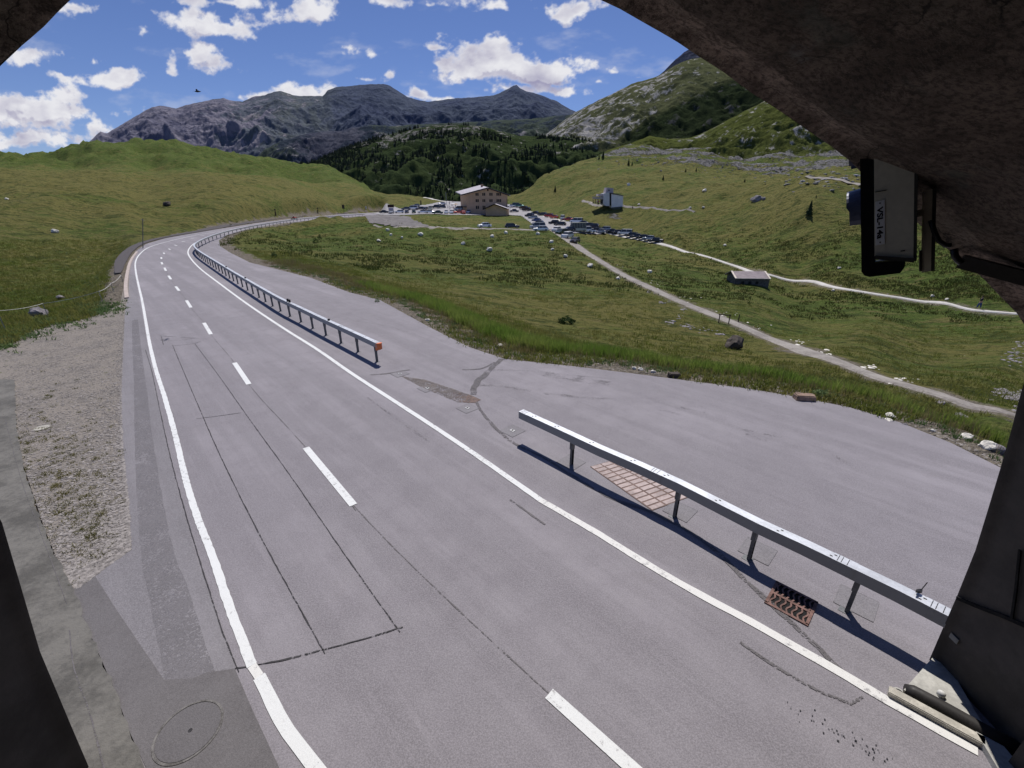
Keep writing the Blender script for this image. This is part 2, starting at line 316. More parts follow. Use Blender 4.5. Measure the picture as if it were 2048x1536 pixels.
# ------------------------------------------------------------------ ground materials
def grass_material():
    m, nt, b, pos = new_mat('meadow')
    at = lambda k: nt.node('ShaderNodeAttribute', _attribute_name=k).outputs['Fac']
    L, R, Dd = at('lush'), at('rocky'), at('dirt')
    n0 = nt.noise(pos, .045, 5, .6); n1 = nt.noise(pos, .33, 6, .62, .3); n2 = nt.noise(pos, 1.7, 6, .65); n3 = nt.noise(pos, 7.5, 4, .6)
    strm = nt.vmap(pos, (.22, 1.1, 1.0), rot=(0, 0, .35)); n4 = nt.noise(strm, 1.0, 5, .62, .8)
    f = nt.math('ADD', L, nt.math('MULTIPLY', nt.math('SUBTRACT', n0, .5), 1.1))
    f = nt.math('ADD', f, nt.math('MULTIPLY', nt.math('SUBTRACT', n1, .5), 1.5))
    g = nt.mix(nt.mr(f, .15, 1.0), (.192, .176, .054), (.082, .136, .024))
    g = nt.mix(nt.mr(n4, .50, .68), g, (.185, .160, .062))
    g = nt.mix(nt.mr(n2, .52, .66, 0, .75), g, (.022, .038, .010))
    g = nt.mix(nt.mr(n4, .47, .36, 0, .65), g, (.020, .034, .009))
    g = nt.mix(nt.mr(n3, .35, .70, 0, .35), g, (.20, .20, .07)); n5 = nt.noise(nt.vmap(pos, (.16, .34, .5), rot=(0, 0, -.2)), 1.0, 7, .68, .5); g = nt.mix(nt.mr(n5, .53, .62, 0, .62), g, (.034, .056, .013)); n6 = nt.noise(nt.vmap(pos, (.5, .9, .5)), 1.0, 5, .6, .3); g = nt.mix(nt.mr(n6, .58, .66, 0, .6), g, (.028, .044, .011))
    wf = nt.node('ShaderNodeTexVoronoi', Vector=pos, Scale=1.3); wf = nt.mr(wf.outputs['Distance'], .09, .05)
    g = nt.mix(nt.math('MULTIPLY', wf, nt.mr(nt.noise(pos, .2, 2), .58, .68)), g, (.5, .5, .45))
    # bare earth and gravel
    e1 = nt.noise(pos, 5.0, 6, .7); e2 = nt.noise(pos, 38, 3, .7)
    earth = nt.mix(nt.mr(e1, .35, .65), (.14, .115, .085), (.30, .26, .20)); earth = nt.mix(nt.mr(e2, .52, .62, 0, .6), earth, (.42, .40, .37))
    g = nt.mix(nt.mr(nt.math('ADD', Dd, nt.math('MULTIPLY', nt.math('SUBTRACT', n2, .5), 1.4)), .35, .75), g, earth)
    # rock outcrops
    rs = nt.vmap(pos, (.05, .11, .09), rot=(0, 0, .3)); r1 = nt.noise(rs, 1.0, 8, .66, .6); r2 = nt.noise(pos, .55, 8, .7); 
    rk = nt.mix(nt.mr(r2, .35, .65), (.11, .11, .115), (.36, .35, .34)); 
    msk = nt.mr(nt.math('ADD', nt.math('MULTIPLY', R, .36), nt.math('ADD', nt.math('MULTIPLY', r1, .7), nt.math('MULTIPLY', r2, .3))), .79, .845)
    msk = nt.math('MULTIPLY', msk, nt.mr(R, .08, .35))
    g = nt.mix(msk, g, rk)
    nt.put(b.inputs['Base Color'], g); b.inputs['Roughness'].default_value = .95; b.inputs['Specular IOR Level'].default_value = .08
    hgt = nt.math('ADD', nt.math('MULTIPLY', n2, .6), nt.math('ADD', nt.math('MULTIPLY', n3, .35), nt.math('MULTIPLY', n4, .8)))
    bn = nt.node('ShaderNodeBump', Strength=1.0, Height=hgt); bn.inputs['Distance'].default_value = 1.1
    b2 = nt.node('ShaderNodeBump', Strength=1.0, Height=nt.math('MULTIPLY', msk, nt.math('ADD', r2, .3)), Normal=bn.outputs[0]); b2.inputs['Distance'].default_value = 3.0
    nt.put(b.inputs['Normal'], b2.outputs[0]); return m
def set_attr(o, name, arr):
    a = o.data.attributes.new(name, 'FLOAT', 'POINT'); a.data.foreach_set('value', arr.astype(np.float32).ravel())
M_meadow = grass_material()
terr = np_mesh('ground', Vt, Fq, M_meadow); tag(terr, kind='structure')
set_attr(terr, 'lush', lush); set_attr(terr, 'rocky', rockm); set_attr(terr, 'dirt', dirt)

def asphalt_material(name, base=(.225, .209, .224), age=1.0):
    m, nt, b, pos = new_mat(name)
    dots = []
    for q in ((.727, .687, 0), (-.687, .727, 0)):      # across and along the straight of the road
        dn_ = nt.node('ShaderNodeVectorMath', _operation='DOT_PRODUCT'); nt.put(dn_.inputs[0], pos); dn_.inputs[1].default_value = q; dots.append(dn_.outputs['Value'])
    st_ = nt.node('ShaderNodeCombineXYZ', X=nt.math('MULTIPLY', dots[0], 1.1), Y=nt.math('MULTIPLY', dots[1], .05)).outputs[0]; fine_ = nt.noise(nt.node('ShaderNodeCombineXYZ', X=nt.math('MULTIPLY', dots[0], 7.0), Y=nt.math('MULTIPLY', dots[1], .35)).outputs[0], 1.0, 5, .65); s1 = nt.noise(st_, 1.0, 4, .55); big = nt.noise(pos, .16, 5, .6); mid = nt.noise(pos, 1.4, 5, .65)
    g1 = nt.noise(pos, 42, 4, .75); g2 = nt.noise(pos, 120, 2, .6)
    v = nt.node('ShaderNodeTexVoronoi', Vector=pos, Scale=60.0)
    dk = tuple(c * .80 for c in base); lt = tuple(min(1, c * 1.16) for c in base)
    c = nt.mix(nt.mr(big, .32, .68), dk, lt)
    c = nt.mix(nt.mr(s1, .36, .62, 0, .85 * age), c, (base[0] * .72, base[1] * .72, base[2] * .72))
    c = nt.mix(nt.mr(fine_, .52, .72, 0, .35 * age), c, tuple(q * 1.22 for q in base)); c = nt.mix(nt.mr(fine_, .46, .30, 0, .35 * age), c, tuple(q * .7 for q in base)); ys_ = nt.noise(pos, .5, 6, .7, .6); c = nt.mix(nt.mr(ys_, .60, .70, 0, .30 * age), c, (base[0] * .72, base[1] * .70, base[2] * .66))
    c = nt.mix(nt.mr(mid, .50, .68, 0, .30), c, tuple(q * .7 for q in base))
    c = nt.mix(nt.mr(g1, .38, .64, 0, .55), c, tuple(q * 1.5 for q in base)); c = nt.mix(nt.mr(g2, .56, .72, 0, .5), c, tuple(q * .38 for q in base))
    c = nt.mix(nt.mr(v.outputs['Distance'], .20, .05, 0, .35), c, (.48, .47, .46))
    nt.put(b.inputs['Base Color'], c); nt.put(b.inputs['Roughness'], nt.mr(mid, .3, .7, .72, .92)); b.inputs['Specular IOR Level'].default_value = .35
    bn = nt.node('ShaderNodeBump', Strength=.45, Height=nt.math('ADD', g1, nt.math('MULTIPLY', v.outputs['Distance'], .8))); bn.inputs['Distance'].default_value = .008
    nt.put(b.inputs['Normal'], bn.outputs[0]); return m
def broken(m, cover=.5, scale=22.0):
    """lets the surface below show through in grains, so marks have ragged worn edges"""
    nt = NT(m.node_tree); pos = nt.node('ShaderNodeNewGeometry').outputs['Position']; out = [n for n in nt.n if n.type == 'OUTPUT_MATERIAL'][0]; b = m.node_tree.nodes['Principled BSDF']
    f = nt.mr(nt.math('ADD', nt.math('MULTIPLY', nt.noise(pos, scale, 4, .75), .7), nt.math('MULTIPLY', nt.noise(pos, 1.6, 3), .3)), .60 - cover * .25, .66 - cover * .25)
    t = nt.node('ShaderNodeBsdfTransparent'); mx = nt.node('ShaderNodeMixShader'); nt.put(mx.inputs[0], f); nt.l.new(t.outputs[0], mx.inputs[1]); nt.l.new(b.outputs[0], mx.inputs[2]); nt.l.new(mx.outputs[0], out.inputs[0]); return m
M_asph = asphalt_material('asphalt')
M_asph2 = asphalt_material('asphalt_patch', (.15, .141, .143)); M_asph3 = asphalt_material('asphalt_shoulder', (.198, .187, .197))
M_seam = simple('bitumen_seam', (.035, .033, .036), .7, var=.5, scale=5)
M_crack = simple('crack_filler', (.115, .106, .108), .85, var=.5, scale=4, col2=(.155, .145, .148))
M_skid = simple('tyre_mark', (.165, .154, .16), .85, var=.4, scale=1.5, col2=(.205, .192, .2))
def paint_material(name, col=(.80, .81, .80), wear=.5):
    m, nt, b, pos = new_mat(name)
    w = nt.noise(pos, 9, 6, .8); w2 = nt.noise(pos, 55, 3, .7); w3 = nt.noise(pos, .6, 3)
    f = nt.mr(nt.math('ADD', nt.math('ADD', w, nt.math('MULTIPLY', w2, .5)), nt.math('MULTIPLY', w3, .4)), 1.10 - wear * .22, 1.22 - wear * .22)
    nt.put(b.inputs['Base Color'], nt.mix(f, nt.mix(nt.mr(w2, .3, .7), tuple(c * .84 for c in col), col), (.30, .29, .29)))
    b.inputs['Roughness'].default_value = .7; return m
broken(M_skid, .30); broken(M_crack, .62); M_seam2 = broken(simple('saw_cut', (.05, .047, .05), .8, var=.5, scale=5), .75)
M_paint = paint_material('white_road_paint', (.74, .75, .74), wear=.36); M_paint2 = paint_material('worn_road_paint', (.74, .73, .70), wear=.45)

def flat(name, pts, z, mat, parent=None, kind='structure'):
    pts = [(p[0], p[1]) for p in pts]; tr = tessellate_polygon([[Vector((x, y, 0)) for x, y in pts]])
    fs = []
    for t in tr:
        a, b_, c = (Vector((*pts[i], 0)) for i in t)
        fs.append(tuple(t) if (b_ - a).cross(c - a).z > 0 else tuple(reversed(t)))
    o = mesh_obj(name, [(x, y, z) for x, y in pts], fs, mat, parent)
    if kind and parent is None: tag(o, kind=kind)
    return o
def smooth_line(pts, step=.6, wob=0):
    """Catmull-Rom through ground points, resampled"""
    pts = [Vector((p[0], p[1])) for p in pts]; out = []
    for i in range(len(pts) - 1):
        p0 = pts[max(i - 1, 0)]; p1 = pts[i]; p2 = pts[i + 1]; p3 = pts[min(i + 2, len(pts) - 1)]
        L = (p2 - p1).length; k = max(1, min(60, int(L / step)))
        # limited tangents keep uneven spacing from overshooting
        def tang(a, b_, c, La, Lb): return ((b_ - a) / max(La, 1e-6) * Lb + (c - b_) / max(Lb, 1e-6) * La) / max(La + Lb, 1e-6)
        L0 = (p1 - p0).length or L; L2 = (p3 - p2).length or L
        m1 = tang(p0, p1, p2, L0, L) if i > 0 else (p2 - p1) / L
        m2 = tang(p1, p2, p3, L, L2) if i < len(pts) - 2 else (p2 - p1) / L
        for j in range(k):
            t = j / k; t2, t3 = t * t, t * t * t
            out.append(p1 * (2 * t3 - 3 * t2 + 1) + m1 * L * (t3 - 2 * t2 + t) + p2 * (-2 * t3 + 3 * t2) + m2 * L * (t3 - t2))
    out.append(pts[-1]); return out
def strip(name, pts, width, z, mat, step=.6, jit=0.0, parent=None, drape=None, kind='structure', sm=True, sides=0):
    c = smooth_line(pts, step) if sm else [Vector((p[0], p[1])) for p in pts]
    n = len(c); cum = [0.0]
    for i in range(1, n): cum.append(cum[-1] + (c[i] - c[i - 1]).length)
    ws = width if isinstance(width, (list, tuple)) else [width] * len(pts)
    # width along the original control points
    pc = [0.0]
    for i in range(1, len(pts)): pc.append(pc[-1] + math.hypot(pts[i][0] - pts[i - 1][0], pts[i][1] - pts[i - 1][1]))
    V = []; Fc = []; m = 2 + sides; pcn = np.array(pc) / pc[-1]
    for i, p in enumerate(c):
        d = (c[min(i + 1, n - 1)] - c[max(i - 1, 0)]).normalized(); nrm = Vector((-d.y, d.x))
        w = float(np.interp(cum[i] / cum[-1], pcn, ws)) / 2
        for k in range(m):
            s = -1 + 2 * k / (m - 1); e = 1 + jit * (random.random() - .5) * 2 if jit and abs(s) == 1 else 1
            q = p + nrm * (w * s * e); zz = z if drape is None else drape(q.x, q.y) + z - (.25 if abs(s) == 1 and sides else 0)
            V.append((q.x, q.y, zz))
    for i in range(n - 1):
        for k in range(m - 1): a = i * m + k; Fc.append((a, a + m, a + m + 1, a + 1) if False else (a, a + 1, a + m + 1, a + m))
    # orient upward
    if V:
        a, b_, d_ = Vector(V[Fc[0][0]]), Vector(V[Fc[0][1]]), Vector(V[Fc[0][2]])
        if (b_ - a).cross(d_ - a).z < 0: Fc = [tuple(reversed(f)) for f in Fc]
    o = mesh_obj(name, V, Fc, mat, parent)
    if kind and parent is None: tag(o, kind=kind)
    return o

# carriageway, side lane and forecourt
road = flat('road', asph_poly, .004, M_asph)
# shoulder drain strip left of the edge line
sh = [P(*p) for p in [(475,1335),(438,1240),(395,1120),(360,1000),(332,880),(312,780),(297,700),(288,650),(279,610),(274,575),(272,552)]] + [P(*p) for p in [(258,548),(257,590),(250,625),(246,700),(243,800),(246,900),(257,1000),(263,1098),(185,1145),(222,1225),(322,1368),(400,1372)]]
flat('road_shoulder', sh, .009, M_asph3)
strip('gutter_stain', [P(*p) for p in [(392,1400),(352,1240),(318,1120),(300,1000),(288,880),(281,780),(274,700),(270,640)]], [.62,.6,.55,.5,.45,.4,.35,.3], .0105, simple('gutter_dirt', (.155, .147, .154), .9, var=.3, scale=1.2, col2=(.175,.165,.174)), jit=.05, step=.25)
broken([m_ for m_ in bpy.data.materials if m_.name == 'gutter_dirt'][0], .55)
# darker asphalt patch with a manhole beside the portal
patch = [P(*p) for p in [(140,1180),(190,1152),(230,1215),(328,1360),(385,1358),(412,1346),(470,1338),(505,1420),(570,1560),(640,1760)]] + [(-3.2, 1.0, 0), P(470,1860), P(350,1660), P(262,1470), P(225,1370), P(190,1290)]
flat('asphalt_patch', patch, .012, asphalt_material('asphalt_dark_patch', (.122, .114, .116), .3))
M_conc = simple('concrete_slab', (.28, .268, .25), .9, var=.35, scale=1.3, bump=.5, bscale=25); M_vconc = simple('wall_foot_concrete', (.145, .138, .125), .9, var=.4, scale=1.1, bump=.8, bscale=22, obj=False)
# concrete strip along the tunnel wall foot
kerb_in = [(30,760),(38,880),(90,1060),(150,1190),(200,1310),(250,1430),(290,1536),(330,1640)]
kerb_out = [(-60,760),(-40,1000),(20,1130),(60,1230),(110,1370),(175,1520),(230,1640)]
ci = smooth_line([P(*p) for p in kerb_in], .15); co = [P(*p) for p in kerb_out]
flat('verge_concrete', [(p.x + random.uniform(-.025, .025), p.y + random.uniform(-.025, .025)) for p in ci] + [(p[0] - .3, p[1]) for p in reversed(co)], .030, M_vconc)
strip('verge_joint', [P(*p) for p in [(140,1262),(150,1340),(178,1420),(200,1500),(215,1560)]], .018, .034, M_crack, jit=.5, step=.1)
strip('verge_joint', [P(*p) for p in [(8,830),(60,1010),(95,1100),(135,1210)]], .012, .034, M_crack, jit=.5, step=.1)
# gravel verge
def gravel_material():
    m, nt, b, pos = new_mat('gravel')
    v = nt.node('ShaderNodeTexVoronoi', Vector=pos, Scale=13.0); v2 = nt.node('ShaderNodeTexVoronoi', Vector=pos, Scale=34.0)
    n1 = nt.noise(pos, .8, 5, .65); n2 = nt.noise(pos, 3.0, 5, .7)
    c = nt.mix(nt.mr(v.outputs['Color'], .2, .8), (.13, .118, .105), (.31, .28, .25)); c = nt.mix(nt.mr(v2.outputs['Distance'], .1, .6, 0, .5), c, (.10, .09, .085))
    c = nt.mix(nt.mr(n1, .35, .62, 0, .75), c, (.235, .208, .18)); c = nt.mix(nt.mr(n2, .60, .72, 0, .8), c, (.085, .095, .03))
    nt.put(b.inputs['Base Color'], c); b.inputs['Roughness'].default_value = .95
    bn = nt.node('ShaderNodeBump', Strength=.8, Height=nt.math('SUBTRACT', nt.math('MULTIPLY', n2, .5), v.outputs['Distance'])); bn.inputs['Distance'].default_value = .03
    nt.put(b.inputs['Normal'], bn.outputs[0]); return m
M_gravel = gravel_material()
flat('gravel_verge', gravel_poly, .0, M_gravel)

# ------------------------------------------------------------------ road markings
strip('edge_line', [P(*p) for p in edge_left[:3]] + [P(519, 1354)], .175, .017, M_paint, step=.25, jit=.04)
strip('edge_line', [P(504, 1332)] + [P(*p) for p in edge_left[4:]], .145, .0172, M_paint, step=.12, jit=.10)
strip('edge_line', [P(519, 1354), P(504, 1332)], .13, .0165, M_paint2, sm=False)
er = [P(*p) for p in edge_right]
strip('edge_line', er[1:11], [.15,.15,.17,.17,.17,.17,.17,.17,.17,.17], .0165, M_paint2, step=.25, jit=.09)
strip('edge_line', er[10:], .17, .0172, M_paint, step=.25, jit=.04)
dash = [((1098,1388),(1345,1610)),((612,896),(707,1011)),((469,726),(498,769)),((408,646),(422,669)),((373,601),(382,615.5)),((351.5,573),(358.5,582)),((337,551.5),(342,559)),((329,535.5),(332,542)),((323,524.5),(325,529)),((322.5,514.5),(323,518)),((327,505.5),(329,508)),((337,497.5),(341,499.5)),((349,490),(354,491.5)),((364,483),(370,484)),((381,476.6),(388,477.3)),((400,470.8),(409,471.3)),((418,465.6),(428,465.9))]
for a, b_ in dash:
    strip('lane_dash', [P(*a), P(*b_)], .19, .017, M_paint, sm=False)
# centre seam between the dashes
ctr = [P(*q) for ab in dash[:9] for q in reversed(ab)]
strip('centre_seam', list(reversed(ctr)), .022, .012, M_crack, step=.3, jit=.6)
# saw-cut detector loops in the near lane
for ln, w in (([(650,1308),(530,1090),(440,910),(396,810),(366,740),(345,690)], .028), ([(800,1265),(690,1110),(590,965),(500,840),(440,755),(390,688)], .026),
              ([(470,1338),(560,1322),(640,1302),(730,1278),(806,1255)], .035), ([(393,838),(440,832),(482,826)], .03), ([(345,692),(390,687),(402,683)], .03), ([(320,672),(350,674),(398,677)], .03),
              ([(322,671),(327,690)], .03), ([(478,1345),(455,1290),(415,1170),(375,1040),(345,930),(320,820),(303,740),(291,700)], .03), ([(320,681),(360,681),(392,676)], .025)):
    strip('road_seam', [P(*p) for p in ln], w * .72, .0145, M_seam2, step=.12, jit=.55)
# cracks and repairs right of the edge line
for ln, w, mt in (([(1003,718),(975,745),(952,768),(946,790)], .26, M_crack), ([(950,800),(968,830),(990,855),(1030,888),(1080,912),(1150,955),(1230,1000),(1290,1020),(1380,1065),(1440,1110),(1500,1170),(1560,1225),(1640,1300),(1690,1350),(1770,1403)], .10, M_crack),
                  ([(960,770),(1010,774),(1060,783)], .18, M_skid), ([(1085,786),(1150,794),(1250,800)], .2, M_skid), ([(925,740),(960,738),(990,725)], .1, M_crack), ([(985,740),(1060,742),(1150,752),(1230,758)], .12, M_skid),
                  ([(740,750),(770,748),(800,743),(820,740)], .1, M_crack), ([(700,640),(760,650),(830,668)], .07, M_skid), ([(1090,748),(1140,757),(1220,768)], .5, M_skid),
                  ([(1480,858),(1530,868),(1570,876)], .12, M_skid), ([(1490,868),(1535,882)], .12, M_skid), ([(1360,815),(1410,826)], .12, M_skid), ([(1320,820),(1370,832)], .1, M_skid), ([(1665,910),(1690,925),(1710,938)], .12, M_skid),
                  ([(735,795),(800,843),(860,885)], .07, M_skid), ([(1020,1000),(1090,1050)], .05, M_crack), ([(1480,1285),(1560,1340),(1640,1385),(1700,1408),(1725,1395)], .05, M_crack), ([(705,1012),(712,1022)], .02, M_crack)):
    strip('road_crack', [P(*p) for p in ln], w, .0150 + random.random() * .001, mt, step=.2, jit=.35)
flat('rust_stain', [P(*p) for p in [(800,752),(850,760),(905,778),(945,792),(962,800),(950,806),(915,805),(880,790),(850,778)]], .0155, broken(simple('stained_asphalt', (.165, .142, .13), .9, var=.3, scale=2), .55))
flat('rust_stain', [P(*p) for p in [(905,785),(935,789),(962,800),(950,806),(925,806),(905,799)]], .0158, broken(simple('rusty_asphalt', (.20, .138, .115), .9, var=.3, scale=3), .4))
# crumbled spots on the outer lane
spots = MB()
for i in range(60):
    t = random.random(); px = 1580 + 190 * t + random.gauss(0, 9); py = 1412 + 105 * t + random.gauss(0, 8)
    x, y, _ = P(px, py); r = random.uniform(.004, .018)
    k = random.randint(4, 6); poly = [(x + r * random.uniform(.5, 1.3) * math.cos(2 * PI * j / k), y + r * random.uniform(.5, 1.3) * math.sin(2 * PI * j / k)) for j in range(k)]
    spots.add([(a, b_, .0163) for a, b_ in poly], [tuple(range(k))])
tag(spots.build('asphalt_damage', M_seam), kind='structure')
# post footings in the asphalt, with little caps where posts were taken out
for px, py, cap in ((1025,862,1),(935,817,1),(855,777,1),(800,748,1),(1142,925,0),(1360,1022,0),(1515,1102,0),(1712,1205,0)):
    x, y, _ = P(px, py); s = .30; a = math.radians(-45.5)
    q = [(x + s * (i * math.cos(a) - j * math.sin(a)), y + s * (i * math.sin(a) + j * math.cos(a))) for i, j in ((-1, -1), (1, -1), (1, 1), (-1, 1))]
    flat('footing_patch', q, .0135, M_asph3)
    for i in range(4): strip('road_seam', [q[i], q[(i + 1) % 4]], .018, .0152, M_asph3, sm=False)
    if cap:
        c = empty('socket_cover', (x, y, .014), a)
        MB().box((0, 0, .008), (.16, .12, .016)).build('plate', simple('cover_steel', (.5, .5, .5), .5, .4), c, bevel=.003)
        MB().tube([(0, 0, .016), (0, 0, .03)], .035, 10).build('cap', M_seam, c)
        tag(c, label={1025:'small steel socket cover nearest the free end of the near guardrail', 935:'small steel socket cover just past the rusty stain, second from the near guardrail', 855:'small steel socket cover beside the brown stain, third from the near guardrail', 800:'small steel socket cover closest to the orange end cap of the far guardrail'}[px], cat='socket cover', group='socket covers in the guardrail gap')
# paving setts under the near guardrail
pv = [P(1180,934), P(1238,918), P(1386,992), P(1304,1022)]
def bil(a, b_): 
    p = [Vector(q) for q in pv]; return (p[0] * (1 - a) + p[3] * a) * (1 - b_) + (p[1] * (1 - a) + p[2] * a) * b_
flat('paving_bed', pv, .0155, simple('paving_joint', (.20, .14, .12), .9, obj=False))
pm = MB()
for i in range(13):
    for j in range(3):
        a0, a1, b0, b1 = i / 13 + .010, (i + 1) / 13 - .010, j / 3 + .02, (j + 1) / 3 - .02
        q = [bil(a0, b0), bil(a1, b0), bil(a1, b1), bil(a0, b1)]
        if (q[1] - q[0]).cross(q[2] - q[0]).z < 0: q.reverse()
        pm.prism([(v.x, v.y) for v in q], .0156, .0200 + random.random() * .004)
tag(pm.build('paving_setts', simple('pink_paving', (.43, .355, .335), .85, var=.3, scale=2.2, bump=.3)), 'grid of pinkish paving setts under the near guardrail', 'paving')
# storm drain grate
gx, gy, _ = P(1582, 1206); g = empty('drain_grate', (gx, gy, .006), math.radians(-45))
tag(g, 'rust brown square drain grate with wavy slots beside the near guardrail', 'drain grate')
M_rust = simple('rusty_cast_iron', (.21, .125, .105), .85, .1, var=.5, scale=9, bump=.4)
hw = .36
fr = MB()
for sx, sy, dx, dy in ((0, -1, 2 * hw, .05), (0, 1, 2 * hw, .05), (-1, 0, .05, 2 * hw - .05), (1, 0, .05, 2 * hw - .05)): fr.box((sx * (hw - .025), sy * (hw - .025), .008), (dx, dy, .03))
fr.build('frame', M_rust, g); MB().box((0, 0, -.0005), (2 * hw - .1, 2 * hw - .1, .006)).build('pit', simple('drain_dark', (.01, .01, .01), .9), g)
for half in (-1, 1):
    for k in range(7):
        x0 = -hw + .085 + k * (2 * hw - .17) / 6; pts = [(x0 + .022 * math.sin(t * 2.2 * PI), half * (.03 + t * (hw - .07)), .011) for t in np.linspace(0, 1, 9)]
        b = MB()
        for i in range(8): b.beam(pts[i], pts[i + 1],   .028, .018)
        b.build('bar', M_rust, g)
MB().box((0, 0, .011), (2 * hw - .1, .05, .022)).build('cross_bar', M_rust, g)
# manhole in the dark patch and a pale disc cover on the gravel
def manhole(px, py, r, z, mat, label):
    x, y, _ = P(px, py); g = empty('manhole_cover', (x, y, z), .3); tag(g, label, 'manhole cover')
    rim = MB(); n = 40
    vs = []; 
    for rr in (r, r * 1.07):
        for h in (0, .006): vs += [(rr * math.cos(2 * PI * k / n), rr * math.sin(2 * PI * k / n), h) for k in range(n)]
    fs = []
    for k in range(n):
        j = (k + 1) % n; fs += [(n + k, 3 * n + k, 3 * n + j, n + j), (2 * n + k, 2 * n + j, 3 * n + j, 3 * n + k), (k, n + k, n + j, j)]
    rim.add(vs, fs); rim.build('rim', mat[1], g)
    MB().tube([(0, 0, 0), (0, 0, .004)], r * .975, n).build('lid', mat[0], g)
    MB().tube([(.02, 0, .004), (.02, 0, .0075)], .028, 10).build('lifting_hole', M_seam, g); return g
manhole(378, 1463, .40, .014, (asphalt_material('manhole_infill', (.112, .105, .108), .2), simple('manhole_rim', (.21, .20, .19), .7, scale=6, col2=(.06, .055, .05))), 'round manhole cover sunk in the dark asphalt patch')
manhole(84, 856, .20, .012, (simple('pale_cover', (.42, .40, .35), .8, scale=4), simple('pale_cover_rim', (.34, .32, .28), .8)), 'small pale round cover lying in the gravel')

# ------------------------------------------------------------------ draped lanes
M_trail = gravel_material(); M_trail.name = 'dirt_track'
def pale_track(name, a, b2):
    m, nt, b, pos = new_mat(name)
    n1 = nt.noise(pos, .5, 6, .65); n2 = nt.noise(pos, 6, 5, .7); c = nt.mix(nt.mr(nt.math('ADD', nt.math('MULTIPLY', n1, .5), nt.math('MULTIPLY', n2, .5)), .38, .62), a, b2)
    nt.put(b.inputs['Base Color'], c); b.inputs['Roughness'].default_value = .95
    bn = nt.node('ShaderNodeBump', Strength=.5, Height=n2); bn.inputs['Distance'].default_value = .05; nt.put(b.inputs['Normal'], bn.outputs[0]); return m
M_track = pale_track('track_gravel', (.19, .17, .155), (.33, .305, .275)); M_path = pale_track('path_gravel', (.46, .44, .40), (.62, .60, .56)); M_lot = pale_track('lot_asphalt', (.27, .262, .268), (.36, .35, .355))
trail = [hit(*p) for p in trail_px]; path = [hit(*p) for p in path_px]
strip('dirt_track', trail, trail_w, .10, M_track, step=.7, jit=.10, drape=hz, sides=3)
strip('gravel_path', path, [6,6,5.5,5,4,3.0,2.2,2.0,1.7,1.5,1.5,1.4,1.3,1.2,1.15,1.1,1.0,1.0], .12, M_path, step=.8, jit=.08, drape=hz, sides=3)
lane_px = [(748,450),(800,453),(860,455),(930,456),(985,457.5),(1040,459),(1075,461)]
strip('gravel_lane', [hit(*p) for p in lane_px], [2,3,3.6,3.6,3.6,3.6,3.6], .14, M_track, step=1.5, jit=.08, drape=hz, sides=3)
bank_px = [(730,431.5),(770,430.8),(800,431.5),(822,438),(846,449),(858,454),(800,452),(762,449.5),(738,446),(735,438)]
def draped_poly(name, px, off, mat, n=46):
    w = [hit(*p) for p in px]; poly = np.array([(p[0], p[1]) for p in w]); x0, y0 = poly.min(0); x1, y1 = poly.max(0)
    a = (poly[:, 0] / poly[:, 1]); tmin, tmax = a.min(), a.max(); ls = np.linspace(math.log(y0), math.log(y1), n); ts = np.linspace(tmin, tmax, n)
    T2, L2 = np.meshgrid(ts, ls); Yg = np.exp(L2); Xg = T2 * Yg; zz = T_lookup(Xg, Yg, Z) + off
    # cells whose centre is inside, border vertices pulled under the turf
    cx_ = (Xg[:-1, :-1] + Xg[1:, 1:]) / 2; cy_ = (Yg[:-1, :-1] + Yg[1:, 1:]) / 2; ok = inside(poly, cx_, cy_)
    gi = np.arange(n * n).reshape(n, n); F_ = np.stack([gi[:-1, :-1], gi[:-1, 1:], gi[1:, 1:], gi[1:, :-1]], -1)[ok]
    return tag(np_mesh(name, np.stack([Xg, Yg, zz], -1).reshape(-1, 3), F_, mat), kind='structure')
draped_poly('gravel_embankment', bank_px, .18, pale_track('bank_gravel', (.13, .12, .118), (.20, .185, .18)), 60)
draped_poly('car_park', lot_px, .20, M_lot, 150)
valley_road = [hit(*p) for p in [(905,403),(893,402.4),(880,400.5),(868,398.5),(855,397.3)]]
strip('valley_road', [p for p in valley_road if p], 7, .3, M_path, step=2, drape=hz, sides=1)
# upper hillside path
hp = [hit(*p) for p in [(1725,372),(1690,364),(1650,358),(1615,354)]]
if all(hp): strip('hill_path', hp, 2.2, .5, M_track, step=2, jit=.2, drape=hz, sides=1)
hp = [hit(*p) for p in [(1165,401),(1180,406),(1205,411),(1250,413),(1290,416),(1330,420),(1390,424)]]
if all(hp): strip('hill_path', hp, [1.6,1.6,1.6,1.5,1.2,1,1], .25, M_track, step=1.5, jit=.2, drape=hz, sides=1)
# pale low kerb where the left shoulder narrows
kb = MB(); kp = smooth_line([P(*p) for p in [(254,597),(252,575),(255,548),(262,522),(274,504)]], .5)
for i in range(len(kp) - 1): kb.beam((kp[i].x, kp[i].y, .04), (kp[i + 1].x, kp[i + 1].y, .04), .26, .10)
tag(kb.build('road_kerb', simple('pale_pink_kerb', (.46, .39, .35), .85, var=.2)), 'low pale pink kerb on the outside of the bend', 'kerb')
op = smooth_line([P(*p) for p in asph_outer[7:]], 2.0); dt = []
for i in range(len(op) - 1):
    t = (op[i + 1] - op[i]).normalized(); dt.append(op[i] + Vector((-t.y, t.x)) * (-.9 if Vector((-t.y, t.x)).x > 0 else .9))
strip('ditch', dt, [.5, .7, .8, .9, 1.0, 1.1] + [1.2] * (len(dt) - 6), .10, simple('ditch_dark', (.085, .075, .075), .9, obj=False), step=50, drape=lambda x, y: min(max(hz(x, y), -.05), .6), sm=False)
